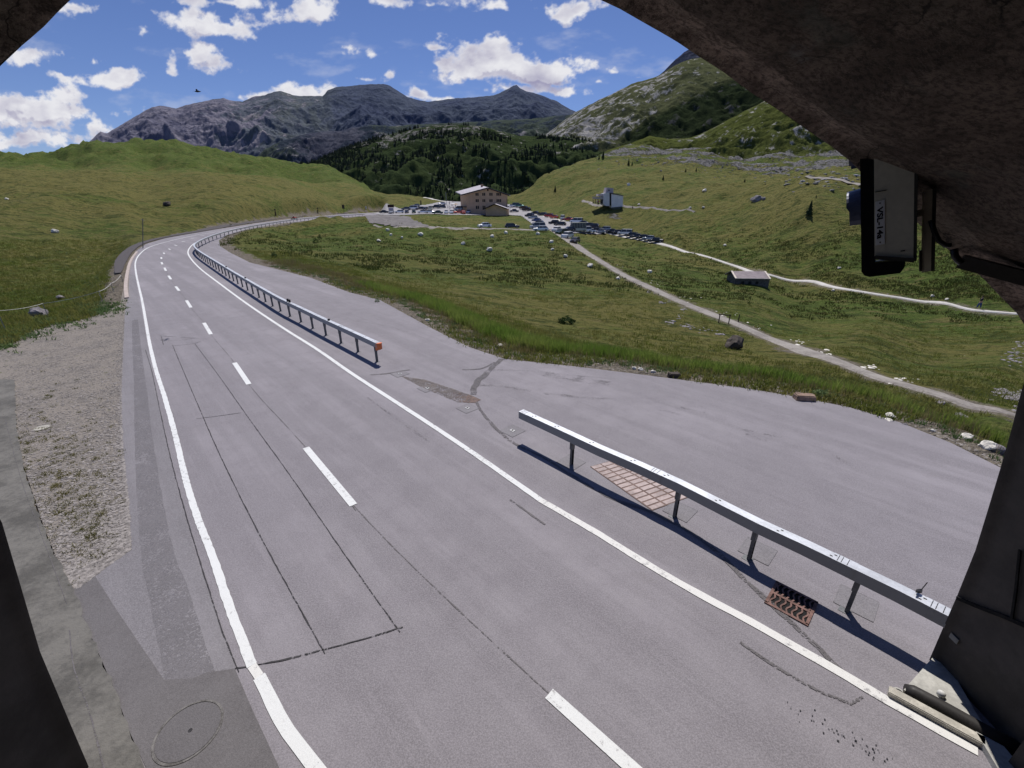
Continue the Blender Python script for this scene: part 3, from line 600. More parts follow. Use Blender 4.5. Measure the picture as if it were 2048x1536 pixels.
# ------------------------------------------------------------------ guardrails
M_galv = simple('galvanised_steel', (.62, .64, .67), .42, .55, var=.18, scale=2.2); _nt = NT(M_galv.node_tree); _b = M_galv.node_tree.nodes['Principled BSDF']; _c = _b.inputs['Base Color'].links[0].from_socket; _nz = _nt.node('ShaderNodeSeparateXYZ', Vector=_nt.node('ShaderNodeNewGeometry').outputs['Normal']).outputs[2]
_nt.put(_b.inputs['Base Color'], _nt.mix(_nt.mr(_nz, .3, .8), (.31, .315, .318), _c)); _nt.put(_b.inputs['Metallic'], _nt.mr(_nz, .3, .8, 0, .45)); _nt.put(_b.inputs['Roughness'], _nt.mr(_nz, .3, .8, .75, .45))      # shade painted into the colour: upright faces darker than the tops
M_galv2 = simple('dull_steel', (.16, .165, .17), .6, .4, var=.3, scale=6)
M_orange = simple('orange_reflective', (.80, .22, .08), .5); M_black = simple('black_plastic', (.015, .015, .016), .5)
RH, RW, RT = 1.0, .20, .24
def guardrail(px, label, gap_joints, post_list=None, far=False):
    root = empty('guardrail', (*P(px[0][0], px[0][1], RH)[:2], 0)); tag(root, label, 'guardrail')
    ox, oy = root.location.x, root.location.y
    c = smooth_line([P(*p, RH) for p in px], 1.0); c = [Vector((p.x - ox, p.y - oy)) for p in c]
    # the hollow box beam, lipped underneath
    prof = [(-RW / 2, RH), (RW / 2, RH), (RW / 2, RH - RT), (RW / 2 - .03, RH - RT), (RW / 2 - .03, RH - .03), (-RW / 2 + .03, RH - .03), (-RW / 2 + .03, RH - RT), (-RW / 2, RH - RT)]
    V = []; F_ = []; n = len(prof)
    for i, p in enumerate(c):
        d = (c[min(i + 1, len(c) - 1)] - c[max(i - 1, 0)]).normalized(); nr = Vector((-d.y, d.x))
        V += [(p.x + nr.x * a, p.y + nr.y * a, h) for a, h in prof]
    for i in range(len(c) - 1):
        for k in range(n): F_.append((i * n + k, (i + 1) * n + k, (i + 1) * n + (k + 1) % n, i * n + (k + 1) % n))
    F_.append(tuple(range(n))); F_.append(tuple(reversed(range((len(c) - 1) * n, len(c) * n))))
    beam = mesh_obj('rail_beam', V, F_, M_galv, root)
    bm = bmesh.new(); bm.from_mesh(beam.data); bmesh.ops.recalc_face_normals(bm, faces=bm.faces); bm.to_mesh(beam.data); bm.free()
    cum = [0]
    for i in range(1, len(c)): cum.append(cum[-1] + (c[i] - c[i - 1]).length)
    def at(s):
        s = max(0, min(s, cum[-1] - 1e-4)); i = int(np.searchsorted(cum, s, side='right')) - 1; t = (s - cum[i]) / (cum[i + 1] - cum[i])
        d = (c[i + 1] - c[i]).normalized(); return c[i].lerp(c[i + 1], t), d
    # one C-section post mesh, shared
    pm = MB(); hh = RH - RT + .01
    pm.box((0, 0, hh / 2 - .01), (.012, .10, hh)); pm.box((.03, .046, hh / 2 - .01), (.06, .010, hh)); pm.box((.03, -.046, hh / 2 - .01), (.06, .010, hh))
    pm.box((.02, 0, hh - .13), (.085, .125, .24)); pm.box((0, 0, .006), (.19, .19, .012))
    me = None; s = post_list[0] if post_list else .35; k = 0; ss = list(post_list) if post_list else []
    if not post_list:
        while s < cum[-1] - 1:
            ss.append(s); s += (2.0 if s < 62 else 3.7)
    for s in ss:
        p, d = at(s)
        if me is None: o = pm.build('post', M_galv2, root); me = o.data
        else: o = link(bpy.data.objects.new('post', me), root)
        o.location = (p.x, p.y, 0); o.rotation_euler = (0, 0, math.atan2(d.y, d.x))
    # joints, bolt pairs
    bm_ = MB(); s = .5; L = min(cum[-1], 45 if far else 99)
    while s < L:
        p, d = at(s); rz = math.atan2(d.y, d.x); nr = Vector((-d.y, d.x))
        for q in (-.035, .035): bm_.box((p.x + nr.x * q + d.x * q * .8, p.y + nr.y * q + d.y * q * .8, RH + .003), (.045, .016, .012), rz)
        s += (.9 if int(s * 10) % 2 else 1.25)
    bm_.build('bolt', M_seam, root)['kind'] = 'stuff'
    for s in gap_joints:
        p, d = at(s); rz = math.atan2(d.y, d.x); j = MB(); j.box((p.x, p.y, RH - RT / 2 + .004), (.36, RW + .014, RT - .004), rz)
        nr = Vector((-d.y, d.x))
        for ax in (-.12, -.05, .05, .12):
            for hh2 in (.06, .17):
                q = p + d * ax; j.box((q.x, q.y, RH - hh2), (.022, RW + .024, .022), rz)
        j.build('splice_plate', M_galv, root)
        e = MB()
        for ax in (-.1, -.04, .05): q = p + d * ax; e.box((q.x, q.y, RH + .0035), (.010, RW - .01, .003), rz)
        e.build('splice_gap', M_seam, root)
    return root, at, cum
nr_px = [(1045,822),(1120,856),(1200,893),(1280,927),(1360,963),(1440,1003),(1520,1043),(1610,1084),(1700,1127),(1800,1175),(1895,1223),(2010,1280)]
def s_of(at, cum, px, py):      # station of the post whose foot is nearest the traced pixel
    x, y, _ = P(px, py); best = min(np.linspace(0, cum[-1], 900), key=lambda s: (at(s)[0] + Vector((gr.location.x, gr.location.y)) - Vector((x, y))).length); return best
# first pass for post stations
c0 = smooth_line([P(*p, RH) for p in nr_px], 1.0)
def station(c, x, y):
    s = 0; best = (1e9, 0)
    for i in range(len(c) - 1):
        a, b_ = c[i], c[i + 1]; L = (b_ - a).length; t = max(0, min(1, ((Vector((x, y)) - a).dot(b_ - a)) / (L * L))); dd = (a.lerp(b_, t) - Vector((x, y))).length
        if dd < best[0]: best = (dd, s + t * L)
        s += L
    return best[1]
posts = [station(c0, *P(*q)[:2]) for q in ((1136,932),(1352,1028),(1505,1107),(1697,1208),(1900,1318))]
joint = [station(c0, *P(q[0], q[1], RH)[:2]) for q in ((1312,943),(1690,1122),(1880,1216))]
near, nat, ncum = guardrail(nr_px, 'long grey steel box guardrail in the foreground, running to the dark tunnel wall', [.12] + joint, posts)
fr_px = [(757,686),(700,660),(640,633),(600,614),(565,598),(530,579),(500,562),(470,545),(445,530),(420,515),(402,504),(391,495.5),(388,490.5),(391,486),(398,481.5),(412,475),(440,465.5),(500,452),(550,444),(600,437.3),(650,433),(700,429.6),(730,427.6)]
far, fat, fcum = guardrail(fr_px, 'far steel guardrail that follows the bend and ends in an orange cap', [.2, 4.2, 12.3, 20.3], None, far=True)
# orange end cap and reflector
p, d = fat(0); e = -d; rz = math.atan2(e.y, e.x)
cap = MB(); pts = []
for k in range(9):
    a = -PI / 2 + PI * k / 8; pts.append((.02 + .15 * math.cos(a), (RW / 2 + .03) * math.sin(a)))
co, si = math.cos(rz), math.sin(rz)
cap.prism([(p.x + a * co - b_ * si, p.y + a * si + b_ * co) for a, b_ in pts], RH - RT - .02, RH + .02)
cap.build('end_cap', M_orange, far); q = p - e * .10
MB().box((q.x, q.y, RH - .20), (.05, RW + .03, .32), rz).build('reflector', M_orange, far)
for s, n_ in ((11.9, 2), (5.6, 1), (24.3, 1), (33, 1)):
    p, d = fat(s)
    for k in range(n_):
        q = p + d * (.35 * k); r = MB(); r.box((q.x, q.y, RH + .09 if n_ == 2 else RH + .05), (.05, .13, .18 if n_ == 2 else .09), math.atan2(d.y, d.x))
        r.build('reflector', M_black, far, bevel=.01)
# ------------------------------------------------------------------ birds
M_bird = simple('dark_feathers', (.018, .018, .022), .7); M_bird2 = simple('pale_feathers', (.42, .42, .40), .8)
def bird(loc, rz, s, flying, label):
    b = empty('bird', loc, rz); tag(b, label, 'bird')
    st_ = [(-.55, .05, .10), (-.40, .22, .17), (-.1, .36, .26), (.25, .36, .24), (.48, .20, .15), (.60, .26, .17), (.74, .24, .15), (.84, .06, .04)]
    zc = [0, 0, 0, .05, .14, .24, .27, .26] if not flying else [0, 0, 0, 0, .02, .03, .04, .03]
    m = MB(); m.tube([((x) * s, 0, z * s + .0) for (x, _, _), z in zip(st_, zc)], [max(w * .5, .01) * s for _, w, _ in st_], 10); m.build('body', M_bird, b, True)
    z0 = (zc[0]) * s
    if flying:
        for sg in (-1, 1):
            w = MB(); w.add([(.25 * s, .1 * sg * s, .05 * s), (-.2 * s, .12 * sg * s, .04 * s), (-.05 * s, .7 * sg * s, .38 * s), (.3 * s, .65 * sg * s, .40 * s), (.0 * s, 1.4 * sg * s, .30 * s), (.22 * s, 1.35 * sg * s, .33 * s), (-.1 * s, 1.75 * sg * s, .2 * s)], [(0, 1, 2, 3), (3, 2, 4, 5), (5, 4, 6)])
            w.build('wing', M_bird, b)
        MB().add([(-.45 * s, -.07 * s, 0), (-.45 * s, .07 * s, 0), (-.95 * s, .16 * s, .02 * s), (-.95 * s, -.16 * s, .02 * s)], [(0, 1, 2, 3)]).build('tail', M_bird, b)
    else:
        MB().beam((-.48 * s, 0, .0), (-1.35 * s, 0, .85 * s), .10 * s, .03 * s).build('tail', M_bird, b)
        for sg in (-1, 1):
            w = MB(); w.tube([(.3 * s, .16 * sg * s, .08 * s), (0, .19 * sg * s, .05 * s), (-.6 * s, .06 * sg * s, .08 * s)], [.07 * s, .10 * s, .02 * s], 6); w.build('wing', M_bird, b, True)
            MB().tube([(.05 * s, .07 * sg * s, -.12 * s), (.07 * s, .08 * sg * s, -.34 * s)], .015 * s, 5).build('leg', M_bird, b)
    MB().tube([(.80 * s, 0, zc[-1] * s), (.98 * s, 0, (zc[-1] - .02) * s)], [.035 * s, .005 * s], 6).build('beak', M_bird, b)
    return b
bx, by, _ = P(1836, 1187, RH); bird((bx, by, RH + .048), math.radians(205), .135, False, 'small dark bird with raised tail perched on the near guardrail')
bx, by, bz = PY(394, 183, 30); bird((bx, by, bz), math.radians(20), .22, True, 'small black bird flying in the blue sky left of centre')

# ------------------------------------------------------------------ tunnel portal the view looks out of
Ax, Ay, Bx, By = -5.64, 3.5, 6.8, 5.0       # feet of the portal rim
pdir = Vector((Bx - Ax, By - Ay)); pn = Vector((-pdir.y, pdir.x)).normalized()
def rim(px, py):
    u, F, D = ray(px, py); t = (pn.x * Ax + pn.y * Ay) / (pn.x * u + pn.y * F); return Vector((u * t, F * t, H - D * t))
rl = [Vector((Ax - .02, Ay, -.3)), Vector((Ax, Ay, 0))] + [rim(*p) for p in ((146,1460),(80,1303),(35,1150),(4,1045))]
def on_plane(x, z): return Vector((x, (pn.x * Ax + pn.y * Ay - pn.x * x) / pn.y, z))
rl += [on_plane(-5.13, 4.9), on_plane(-5.0, 5.8), on_plane(-4.55, 6.7), on_plane(-4.0, 7.35)] + [rim(*p) for p in ((-10,142),(60,76),(140,0))] + [on_plane(-2.0, 8.62), on_plane(-1.0, 8.78), on_plane(-.2, 8.72)]
rr = [(1195,-4),(1240,18),(1300,52),(1355,84),(1400,114),(1450,146),(1500,184),(1560,222),(1610,257),(1660,291),(1700,322),(1745,362),(1790,402),(1830,441),(1862,468),(1900,503),(1930,526),(1966,556),(2000,592),(2035,628)]
rl += [rim(*p) for p in rr]
rl += [rim(2075,690)] + [rim(*p) for p in ((2046,771),(2024,855),(2000,939),(1975,1022),(1951,1100),(1914,1192),(1885,1258),(1856,1325))] + [Vector((Bx, By, 0)), Vector((Bx, By, -.3))]
# resample and roughen slightly
def resamp(pts, step):
    out = []
    for i in range(len(pts) - 1):
        k = max(1, int((pts[i + 1] - pts[i]).length / step))
        for j in range(k): out.append(pts[i].lerp(pts[i + 1], j / k))
    out.append(pts[-1]); return out
rs_ = resamp(rl, .12); nR = len(rs_); cen = Vector((0.6, 4.0, 3.6))
rads = []
for i, p in enumerate(rs_):
    t = (rs_[min(i + 1, nR - 1)] - rs_[max(i - 1, 0)]); t.normalize(); o = Vector((pn.x, pn.y, 0)).cross(t)
    if (p - cen).dot(o) < 0: o = -o
    rads.append(o.normalized())
for _ in range(4): rads = [(rads[max(i - 1, 0)] + rads[i] * 2 + rads[min(i + 1, nR - 1)]).normalized() for i in range(nR)]
ax_in = Vector((-.02, -1, 0)).normalized()
def shotcrete(name, dark, light, bumpy=1.0, white=.4):
    m, nt, b, pos = new_mat(name)
    big = nt.noise(pos, .55, 5, .6); n1 = nt.noise(nt.vmap(pos, (1, .45, 1)), 3.4, 7, .68, .4); n2 = nt.noise(pos, 21, 6, .75); n3 = nt.noise(pos, 90, 3, .7)
    c = nt.mix(nt.mr(n1, .36, .64), dark, light); c = nt.mix(nt.mr(big, .50, .66, 0, .55), c, (dark[0] * .8, dark[1] * 1.05, dark[2] * .95)); c = nt.mix(nt.mr(n2, .56, .40, 0, .75), c, tuple(q * .28 for q in dark)); c = nt.mix(nt.mr(n3, .6, .75, 0, .5), c, tuple(min(1, q * 2.2) for q in light))
    v = nt.noise(nt.vmap(pos, (.7, .5, 1.6)), 2.3, 5, .6); c = nt.mix(nt.mr(v, .63, .72, 0, white), c, (.36, .35, .34))
    cr = nt.node('ShaderNodeTexVoronoi', _feature='DISTANCE_TO_EDGE', Vector=nt.node('ShaderNodeVectorMath', _operation='ADD').outputs[0]); 
    wv = cr.inputs['Vector'].links[0].from_node; nt.put(wv.inputs[0], pos); nt.put(wv.inputs[1], nt.noise(pos, 1.2, 5, .6, out='Color')); cr.inputs['Scale'].default_value = .8; ck = nt.mr(cr.outputs['Distance'], .012, .0); c = nt.mix(nt.math('MULTIPLY', ck, nt.mr(big, .45, .6)), c, tuple(q * .2 for q in dark)); stn = nt.noise(nt.vmap(pos, (1.2, 1.2, .25)), 1.6, 5, .65); c = nt.mix(nt.mr(stn, .55, .70, 0, .45), c, (.10, .12, .10))
    nt.put(b.inputs['Base Color'], c); b.inputs['Roughness'].default_value = .95
    bn = nt.node('ShaderNodeBump', Strength=bumpy, Height=nt.math('ADD', nt.math('MULTIPLY', n1, 1.0), nt.math('ADD', nt.math('MULTIPLY', n2, .5), nt.math('MULTIPLY', n3, .12)))); bn.inputs['Distance'].default_value = .12
    nt.put(b.inputs['Normal'], bn.outputs[0]); return m
M_shot = shotcrete('rough_shotcrete', (.095, .069, .054), (.21, .158, .125)); M_lip = shotcrete('portal_lip', (.125, .090, .072), (.33, .25, .20), .8, .15)
M_wall = simple('tunnel_wall_panel', (.070, .062, .054), .75, var=.45, scale=.8, bump=.2, bscale=30, obj=False)
# depth stations behind the rim; the vault opens out slightly so the rim shades it
dep = [0, .03, .07, .12, .18, .26, .36, .48, .62, .78, .96, 1.2, 1.5, 1.8, 2.15, 2.5, 2.9, 3.3, 3.8, 4.3, 5, 6, 7.5, 9, 11, 14, 18, 22]
def vault(name, i0, i1, mat, d0, d1, parent):
    V = []; Fc = []; ds = [d for d in dep if d0 - 1e-6 <= d <= d1 + 1e-6]; w = i1 - i0
    for d in ds:
        for i in range(i0, i1):
            p = rs_[i]; wall = p.z < 6.0
            o = .02 * d + (.055 * sstep(0, .14, d)); q = p + ax_in * d + rads[i] * float(o)
            if p.z > 4.5:      # hand-sprayed surface undulates
                am = .10 * float(sstep(4.5, 7, p.z)) * float(sstep(.02, .5, d)); nv = noise.fractal(Vector((q.x * 1.3, q.y * .8, q.z * 1.3)), .9, 2.1, 5)
                q = q + rads[i] * (am * (nv * .8))
                if d < .05: q = q + rads[i] * .018 * noise.noise(Vector((i * .35, d * 9, 2)))
            V.append(q)
    for a in range(len(ds) - 1):
        for k in range(w - 1): Fc.append((a * w + k, a * w + k + 1, (a + 1) * w + k + 1, (a + 1) * w + k))
    return mesh_obj(name, V, Fc, mat, parent, smooth=True)
tun = empty('tunnel', (0, 0, 0)); tag(tun, 'dark arched concrete tunnel mouth framing the whole view', 'tunnel')
iw = max(i for i, p in enumerate(rs_) if p.x > 0 and p.z > 5.75) + 1; il = min(i for i, p in enumerate(rs_) if p.z > 5.2)
vault('vault', il, iw + 1, M_shot, .36, 22, tun); vault('portal_lip', il, iw + 1, M_lip, 0, .36, tun)
vault('wall', 0, il + 1, M_wall, 0, 22, tun); vault('wall', iw, nR, M_wall, 0, 22, tun)
# outer face and outside shell of the portal (seen only from beside it)
V = []; Fc = []
for i in range(nR):
    p = rs_[i]; q = p + rads[i] * .9; V += [p, p + Vector((pn.x, pn.y, 0)) * .04 + rads[i] * .30, q + Vector((pn.x, pn.y, 0)) * .04, q + ax_in * 22]
for i in range(nR - 1):
    for k in range(3): Fc.append((4 * i + k, 4 * i + k + 1, 4 * i + 4 + k + 1, 4 * i + 4 + k))
mesh_obj('portal_face', V, Fc, M_conc, tun)
back = [rs_[i] + ax_in * 22 + rads[i] * .5 for i in range(nR)]; mesh_obj('end_wall', back, [tuple(range(nR))], M_wall, tun)
# wall joints, id plate, chip
wj = MB()
def wall_pt(px, py, off=.03):
    """point on the right-hand tunnel wall seen through a pixel"""
    u, F, D = ray(px, py); best = None
    for t in np.linspace(3, 9, 1500):
        q = Vector((u * t, F * t, H - D * t))
        j = [rs_[i] for i in range(iw, nR)]
        zz = [p.z for p in j]; k = min(range(len(j)), key=lambda k: abs(zz[k] - q.z)); rp = j[k]; d = (rp.y - q.y)
        if d < 0: continue
        xw = rp.x - .02 * d + rads[iw + k].x * (.02 * d + .055 * float(sstep(0, .14, d)))
        if q.x >= xw - off: return q
    return None
lines = [(((1914,1196),(1960,1215),(2010,1234),(2060,1256)), .05), (((2040,1100),(2032,1180),(2024,1236)), .02)]
for ln, w in lines:
    ps = [wall_pt(*p) for p in ln]
    if all(ps):
        for a, b_ in zip(ps, ps[1:]): wj.beam(a, b_, .03, w)
if wj.v: wj.build('panel_joint', simple('joint_black', (.006, .006, .006), .9), tun)
pp = wall_pt(1908, 1277)
if pp: MB().box(pp, (.012, .13, .09)).build('id_plate', simple('plate_grey', (.22, .22, .20), .5), tun)
# ceiling duct that runs along the inside of the lip on the right
dq = [rim(1921, 526) + Vector((-.03, -.02, -.03)), rim(1921, 526) + Vector((.03, -3.0, .08))]
u0 = PY(1921, 522, 4.55); u1 = PY(2110, 572, 4.05)
duct = MB(); duct.beam(u0, u1, .16, .12); du = empty('cable_duct', (0, 0, 0)); tag(du, 'narrow dark cable duct with a bright lower edge at the right of the tunnel mouth', 'cable duct')
duct.build('trunking', simple('duct_dark', (.055, .05, .045), .6), du)
a, b_ = Vector(PY(1922, 529, 4.50)), Vector(PY(2110, 578.5, 4.0)); MB().beam(a, b_, .02, .018).build('edge_strip', simple('duct_edge', (.80, .78, .68), .45, .2), du)
# ------------------------------------------------------------------ tunnel floor, kerb and walkway at lower right
slab = [P(1803,1388), P(1862,1322), P(1900,1352), P(1954,1447), (6.75, 3.9, 0), (6.6, 2.2, 0), (6.0, 2.2, 0), P(1935,1452)]
M_slab = simple('walkway_concrete', (.46, .45, .41), .85, var=.25, scale=2, bump=.3)
w_ = MB(); w_.prism([(a[0], a[1]) for a in slab], .0, .10); wk = w_.build('walkway', M_slab); tag(wk, kind='structure')
flat('tunnel_floor', [(-5.9, 3.3), (.6, -6), (-5.9, -20)][:0] + [(-6.2, -22), (7.4, -22), (7.4, -5.9), (-6.2, -5.9)], .002, M_asph)
flat('tunnel_floor', [(-5.8, 3.0), (-6.0, -6.0), (.6, -6.0), (-2.1, 3.0)], .003, M_asph2)
kp = [P(1772,1402), P(1860,1452), P(1958,1506)]
kk = MB(); off = Vector((kp[2][0] - kp[0][0], kp[2][1] - kp[0][1])).normalized(); nn = Vector((off.y, -off.x)) * -.20
if nn.x < 0: nn = -nn
pa, pb = Vector(kp[0][:2]), Vector(kp[2][:2]) + off * .05
pa = pa + nn * .45; pb = pb + nn * .45; kk.prism([tuple(pa), tuple(pb), tuple(pb + nn * .75), tuple(pa + nn * .75)], 0, .10)
tag(kk.build('kerb_stone', simple('kerb_stone', (.52, .49, .42), .85, var=.3, scale=4, bump=.3), bevel=.012), 'pale stone kerb at the tunnel entrance in the lower right corner', 'kerb')
sl = MB(); sl.tube([Vector((*P(1806,1383)[:2], .07)), Vector((*P(1822,1390)[:2], .07)), Vector((*P(1870,1416)[:2], .07)), Vector((*P(1965,1470)[:2], .07)), Vector((*P(2040,1510)[:2], .07))], [.07, .105, .11, .11, .11], 12)
tag(sl.build('trough_shade_bar', simple('trough_shade', (.035, .032, .03), .6), smooth=True), 'thick dark bar standing in for the shaded trough behind the pale kerb', 'trough')  # dark bar standing in for the shaded trough behind the kerb
x, y, _ = P(1797, 1386); hm = empty('drain_hole', (x, y, .014)); tag(hm, 'small round drain hole at the tip of the walkway', 'drain')
MB().tube([(0, 0, 0), (0, 0, .012)], .075, 16).build('ring', M_slab, hm); MB().tube([(0, 0, .012), (0, 0, .015)], .05, 14).build('hole', M_black, hm)
x, y, _ = P(1881, 1391, .1); kn = MB(); kn.tube([(x, y, .1), (x, y, .16), (x, y, .19)], [.05, .05, .02], 12)
tag(kn.build('cap_bolt', simple('white_cap', (.75, .74, .70), .5), smooth=True), 'small white domed cap on the walkway slab', 'cap')
pl = MB(); pl.box((7.0, 2.9, .3), (.7, 1.3, .6), math.radians(4)); tag(pl.build('plinth', M_wall), 'added dark block in the lower right corner at the foot of the tunnel wall', 'plinth')  # dark block put in to fill the black corner at the wall foot
x, y, z = wall_pt(1926, 1194) or (0, 0, 0)

# ------------------------------------------------------------------ signal head hung outside the portal
DS = 5.5       # distance to it
_u, _F, _D = ray(1775, 440); _fv = Vector((_u, _F, -_D)).normalized(); _up = Vector((0, st, ct)); _up = (_up - _fv * _up.dot(_fv)).normalized(); _rv = _fv.cross(_up)
def SP(px, py, dy=0.0):
    u, F, D = ray(px, py); k = (DS + dy) / (u * _fv.x + F * _fv.y - D * _fv.z); return Vector((u * k, F * k, H - D * k))
sg = empty('traffic_signal', SP(1775, 560)); sg.rotation_euler = Matrix((_rv, _fv, _up)).transposed().to_euler(); tag(sg, 'traffic signal head seen from the side, black backboard, beige box marked VSL-14a', 'traffic signal')
o0 = sg.location.copy()
def SL(px, py, dy=0.0):      # the same point in the signal's own axes
    w = SP(px, py, dy) - o0; return Vector((w.dot(_rv), w.dot(_fv), w.dot(_up)))
M_beige = simple('beige_housing', (.60, .56, .44), .55, var=.12, scale=2); M_bb = simple('signal_black', (.008, .008, .009), .45); M_hood = simple('hood_grey', (.085, .095, .14), .35, .2)
# backboard: a thin rounded black panel, its far end seen below the box
xl, xr = SL(1722, 440).x, SL(1750, 440).x; zt, zb = SL(1740, 296).z, SL(1740, 553).z
bb = MB(); w = .30; r = .06
prof = [(xl, zt), (xl, zb + r), (xl + .02, zb + .02), (xl + r, zb), (SL(1800, 550).x, zb), (SL(1809, 550).x, zb + .05), (SL(1811, 520).x, SL(1811, 519).z), (xr, SL(1811, 517).z), (xr, zt)]
n = len(prof); vs = [(x, -.04, z) for x, z in prof] + [(x, .34, z) for x, z in prof]
bb.add(vs, [tuple(range(n)), tuple(reversed(range(n, 2 * n)))] + [(i, n + i, n + (i + 1) % n, (i + 1) % n) for i in range(n)]); bb.build('backboard', M_bb, sg)
# beige box
bx0, bx1 = SL(1749, 440).x, SL(1827, 440).x; bz1, bz0 = SL(1780, 255).z, SL(1780, 507).z
bz0r = SL(1827, 517).z
hb = MB(); hb.add([(bx0, -.06, bz0), (bx1, -.06, bz0r), (bx1, .30, bz0r), (bx0, .30, bz0), (bx0, -.06, bz1), (bx1, -.06, bz1), (bx1, .30, bz1), (bx0, .30, bz1)], [(0, 1, 5, 4), (1, 2, 6, 5), (2, 3, 7, 6), (3, 0, 4, 7), (4, 5, 6, 7), (3, 2, 1, 0)])
box = hb.build('housing', M_beige, sg)
dk = MB(); dk.beam((bx0, -.062, bz0 - .012), (bx1 + .008, -.062, bz0r - .012), .03, .035); dk.beam((bx1 + .012, -.045, bz0r - .02), (bx1 + .012, -.045, bz1), .03, .022); dk.build('housing_shadow_edge', simple('housing_shadow_gap', (.05, .048, .04), .6), sg)
zz = SL(1755, 384).z; MB().beam((bx0 + .005, -.063, zz), (bx0 + .085, -.063, zz - .004), .006, .006).build('lid_seam', M_black, sg)
# label with its text, read from the side as in the photograph
lx0, lx1 = SL(1751, 440).x, SL(1769.5, 440).x; lz1, lz0 = SL(1760, 402).z, SL(1760, 489).z
MB().box(((lx0 + lx1) / 2, -.0625, (lz0 + lz1) / 2), (lx1 - lx0, .004, lz1 - lz0)).build('label', simple('label_white', (.74, .74, .72), .5, var=.05), sg)
cu = bpy.data.curves.new('sign_text', 'FONT'); cu.body = '\u00b7 VSL-14a \u00b7'; cu.size = .1; cu.align_x = 'CENTER'; cu.align_y = 'CENTER'; cu.offset = .003
to = bpy.data.objects.new('lettering_source', cu); COL.objects.link(to); bpy.context.view_layer.update()
me = bpy.data.meshes.new_from_object(to.evaluated_get(bpy.context.evaluated_depsgraph_get())); bpy.data.objects.remove(to); bpy.data.curves.remove(cu)
me.materials.clear(); me.materials.append(M_black); txt = link(bpy.data.objects.new('lettering', me), sg)
co_ = np.array([v.co[:] for v in me.vertices]); wid = co_[:, 0].max() - co_[:, 0].min(); hei = co_[:, 1].max() - co_[:, 1].min()
kx = (lz1 - lz0) * .93 / wid; ky = (lx1 - lx0) * .66 / hei; mx, my = (co_[:, 0].max() + co_[:, 0].min()) / 2, (co_[:, 1].max() + co_[:, 1].min()) / 2
for v in me.vertices: v.co = ((v.co.y - my) * ky, 0, -(v.co.x - mx) * kx)
me.update(); txt.location = ((lx0 + lx1) / 2, -.0665, (lz0 + lz1) / 2)
me.flip_normals() if me.polygons and me.polygons[0].normal.y > 0 else None
x1, z1 = SL(1805, 500).x, SL(1805, 501).z; MB().box((x1, -.062, z1), (.03, .004, .010)).build('lock', M_black, sg)
# hoods in front of the lenses
def hood(px, py, rpx):
    c = SL(px, py); r = rpx / FPX * (DS * 1.10); dpt = (SL(1722, py) - SL(1693, py)).x; m = MB(); n = 20
    for rr in (r, r * .93):
        pass
    vs = []; 
    for k in range(n + 1):
        a = math.radians(-35) + math.radians(250) * k / n; l = dpt * (1.0 if k in range(4, n - 3) else .8)
        for xx, rr in ((xl, r), (xl - l, r * .96), (xl - l, r * .90), (xl, r * .93)): vs.append((xx, .19 + rr * math.cos(a), c.z + rr * math.sin(a)))
    fs = []
    for k in range(n):
        for j in range(4): fs.append((k * 4 + j, (k + 1) * 4 + j, (k + 1) * 4 + (j + 1) % 4, k * 4 + (j + 1) % 4))
    m.add(vs, fs); h = m.build('hood', M_hood, sg, smooth=False)
    MB().tube([(xl - .005, .19, c.z), (xl + .01, .19, c.z)], r * .9, 20).build('lens', simple('lens_dark', (.02, .02, .02), .15), h)
hood(1705, 425, 31); hood(1705, 306, 28)
# bracket behind and its cable
br = MB(); x0, x1 = SL(1845, 480).x, SL(1864, 480).x; z1, z0 = SL(1855, 380).z, SL(1855, 544).z
br.box(((x0 + x1) / 2, .10, (z0 + z1) / 2), (x1 - x0, .10, z1 - z0)); br.build('bracket', M_beige, sg)
e = MB(); e.box((x1 + .012, .10, (z0 + z1) / 2), (.024, .12, z1 - z0)); e.box((x0 - .008, .10, z0 + .10), (.016, .12, .18)); e.build('bracket_edge', simple('bracket_dark', (.05, .045, .04), .6), sg)
MB().beam((x0 - .10, .12, z1 - .18), (x1, .12, z1 - .18), .05, .06).build('arm', M_beige, sg)
cb = MB(); cb.tube([SP(1862, 440), SP(1868, 462), SP(1878, 482), SP(1892, 491), SP(1903, 490)], .020, 8); cb.tube([SP(1908, 498, -.1), SP(1910, 512, -.1), SP(1916, 520, -.1), SP(1924, 526, -.1)], .026, 8)
tag(cb.build('signal_cable', M_bb, smooth=True), 'black cable sagging from the signal bracket to the tunnel mouth', 'cable')
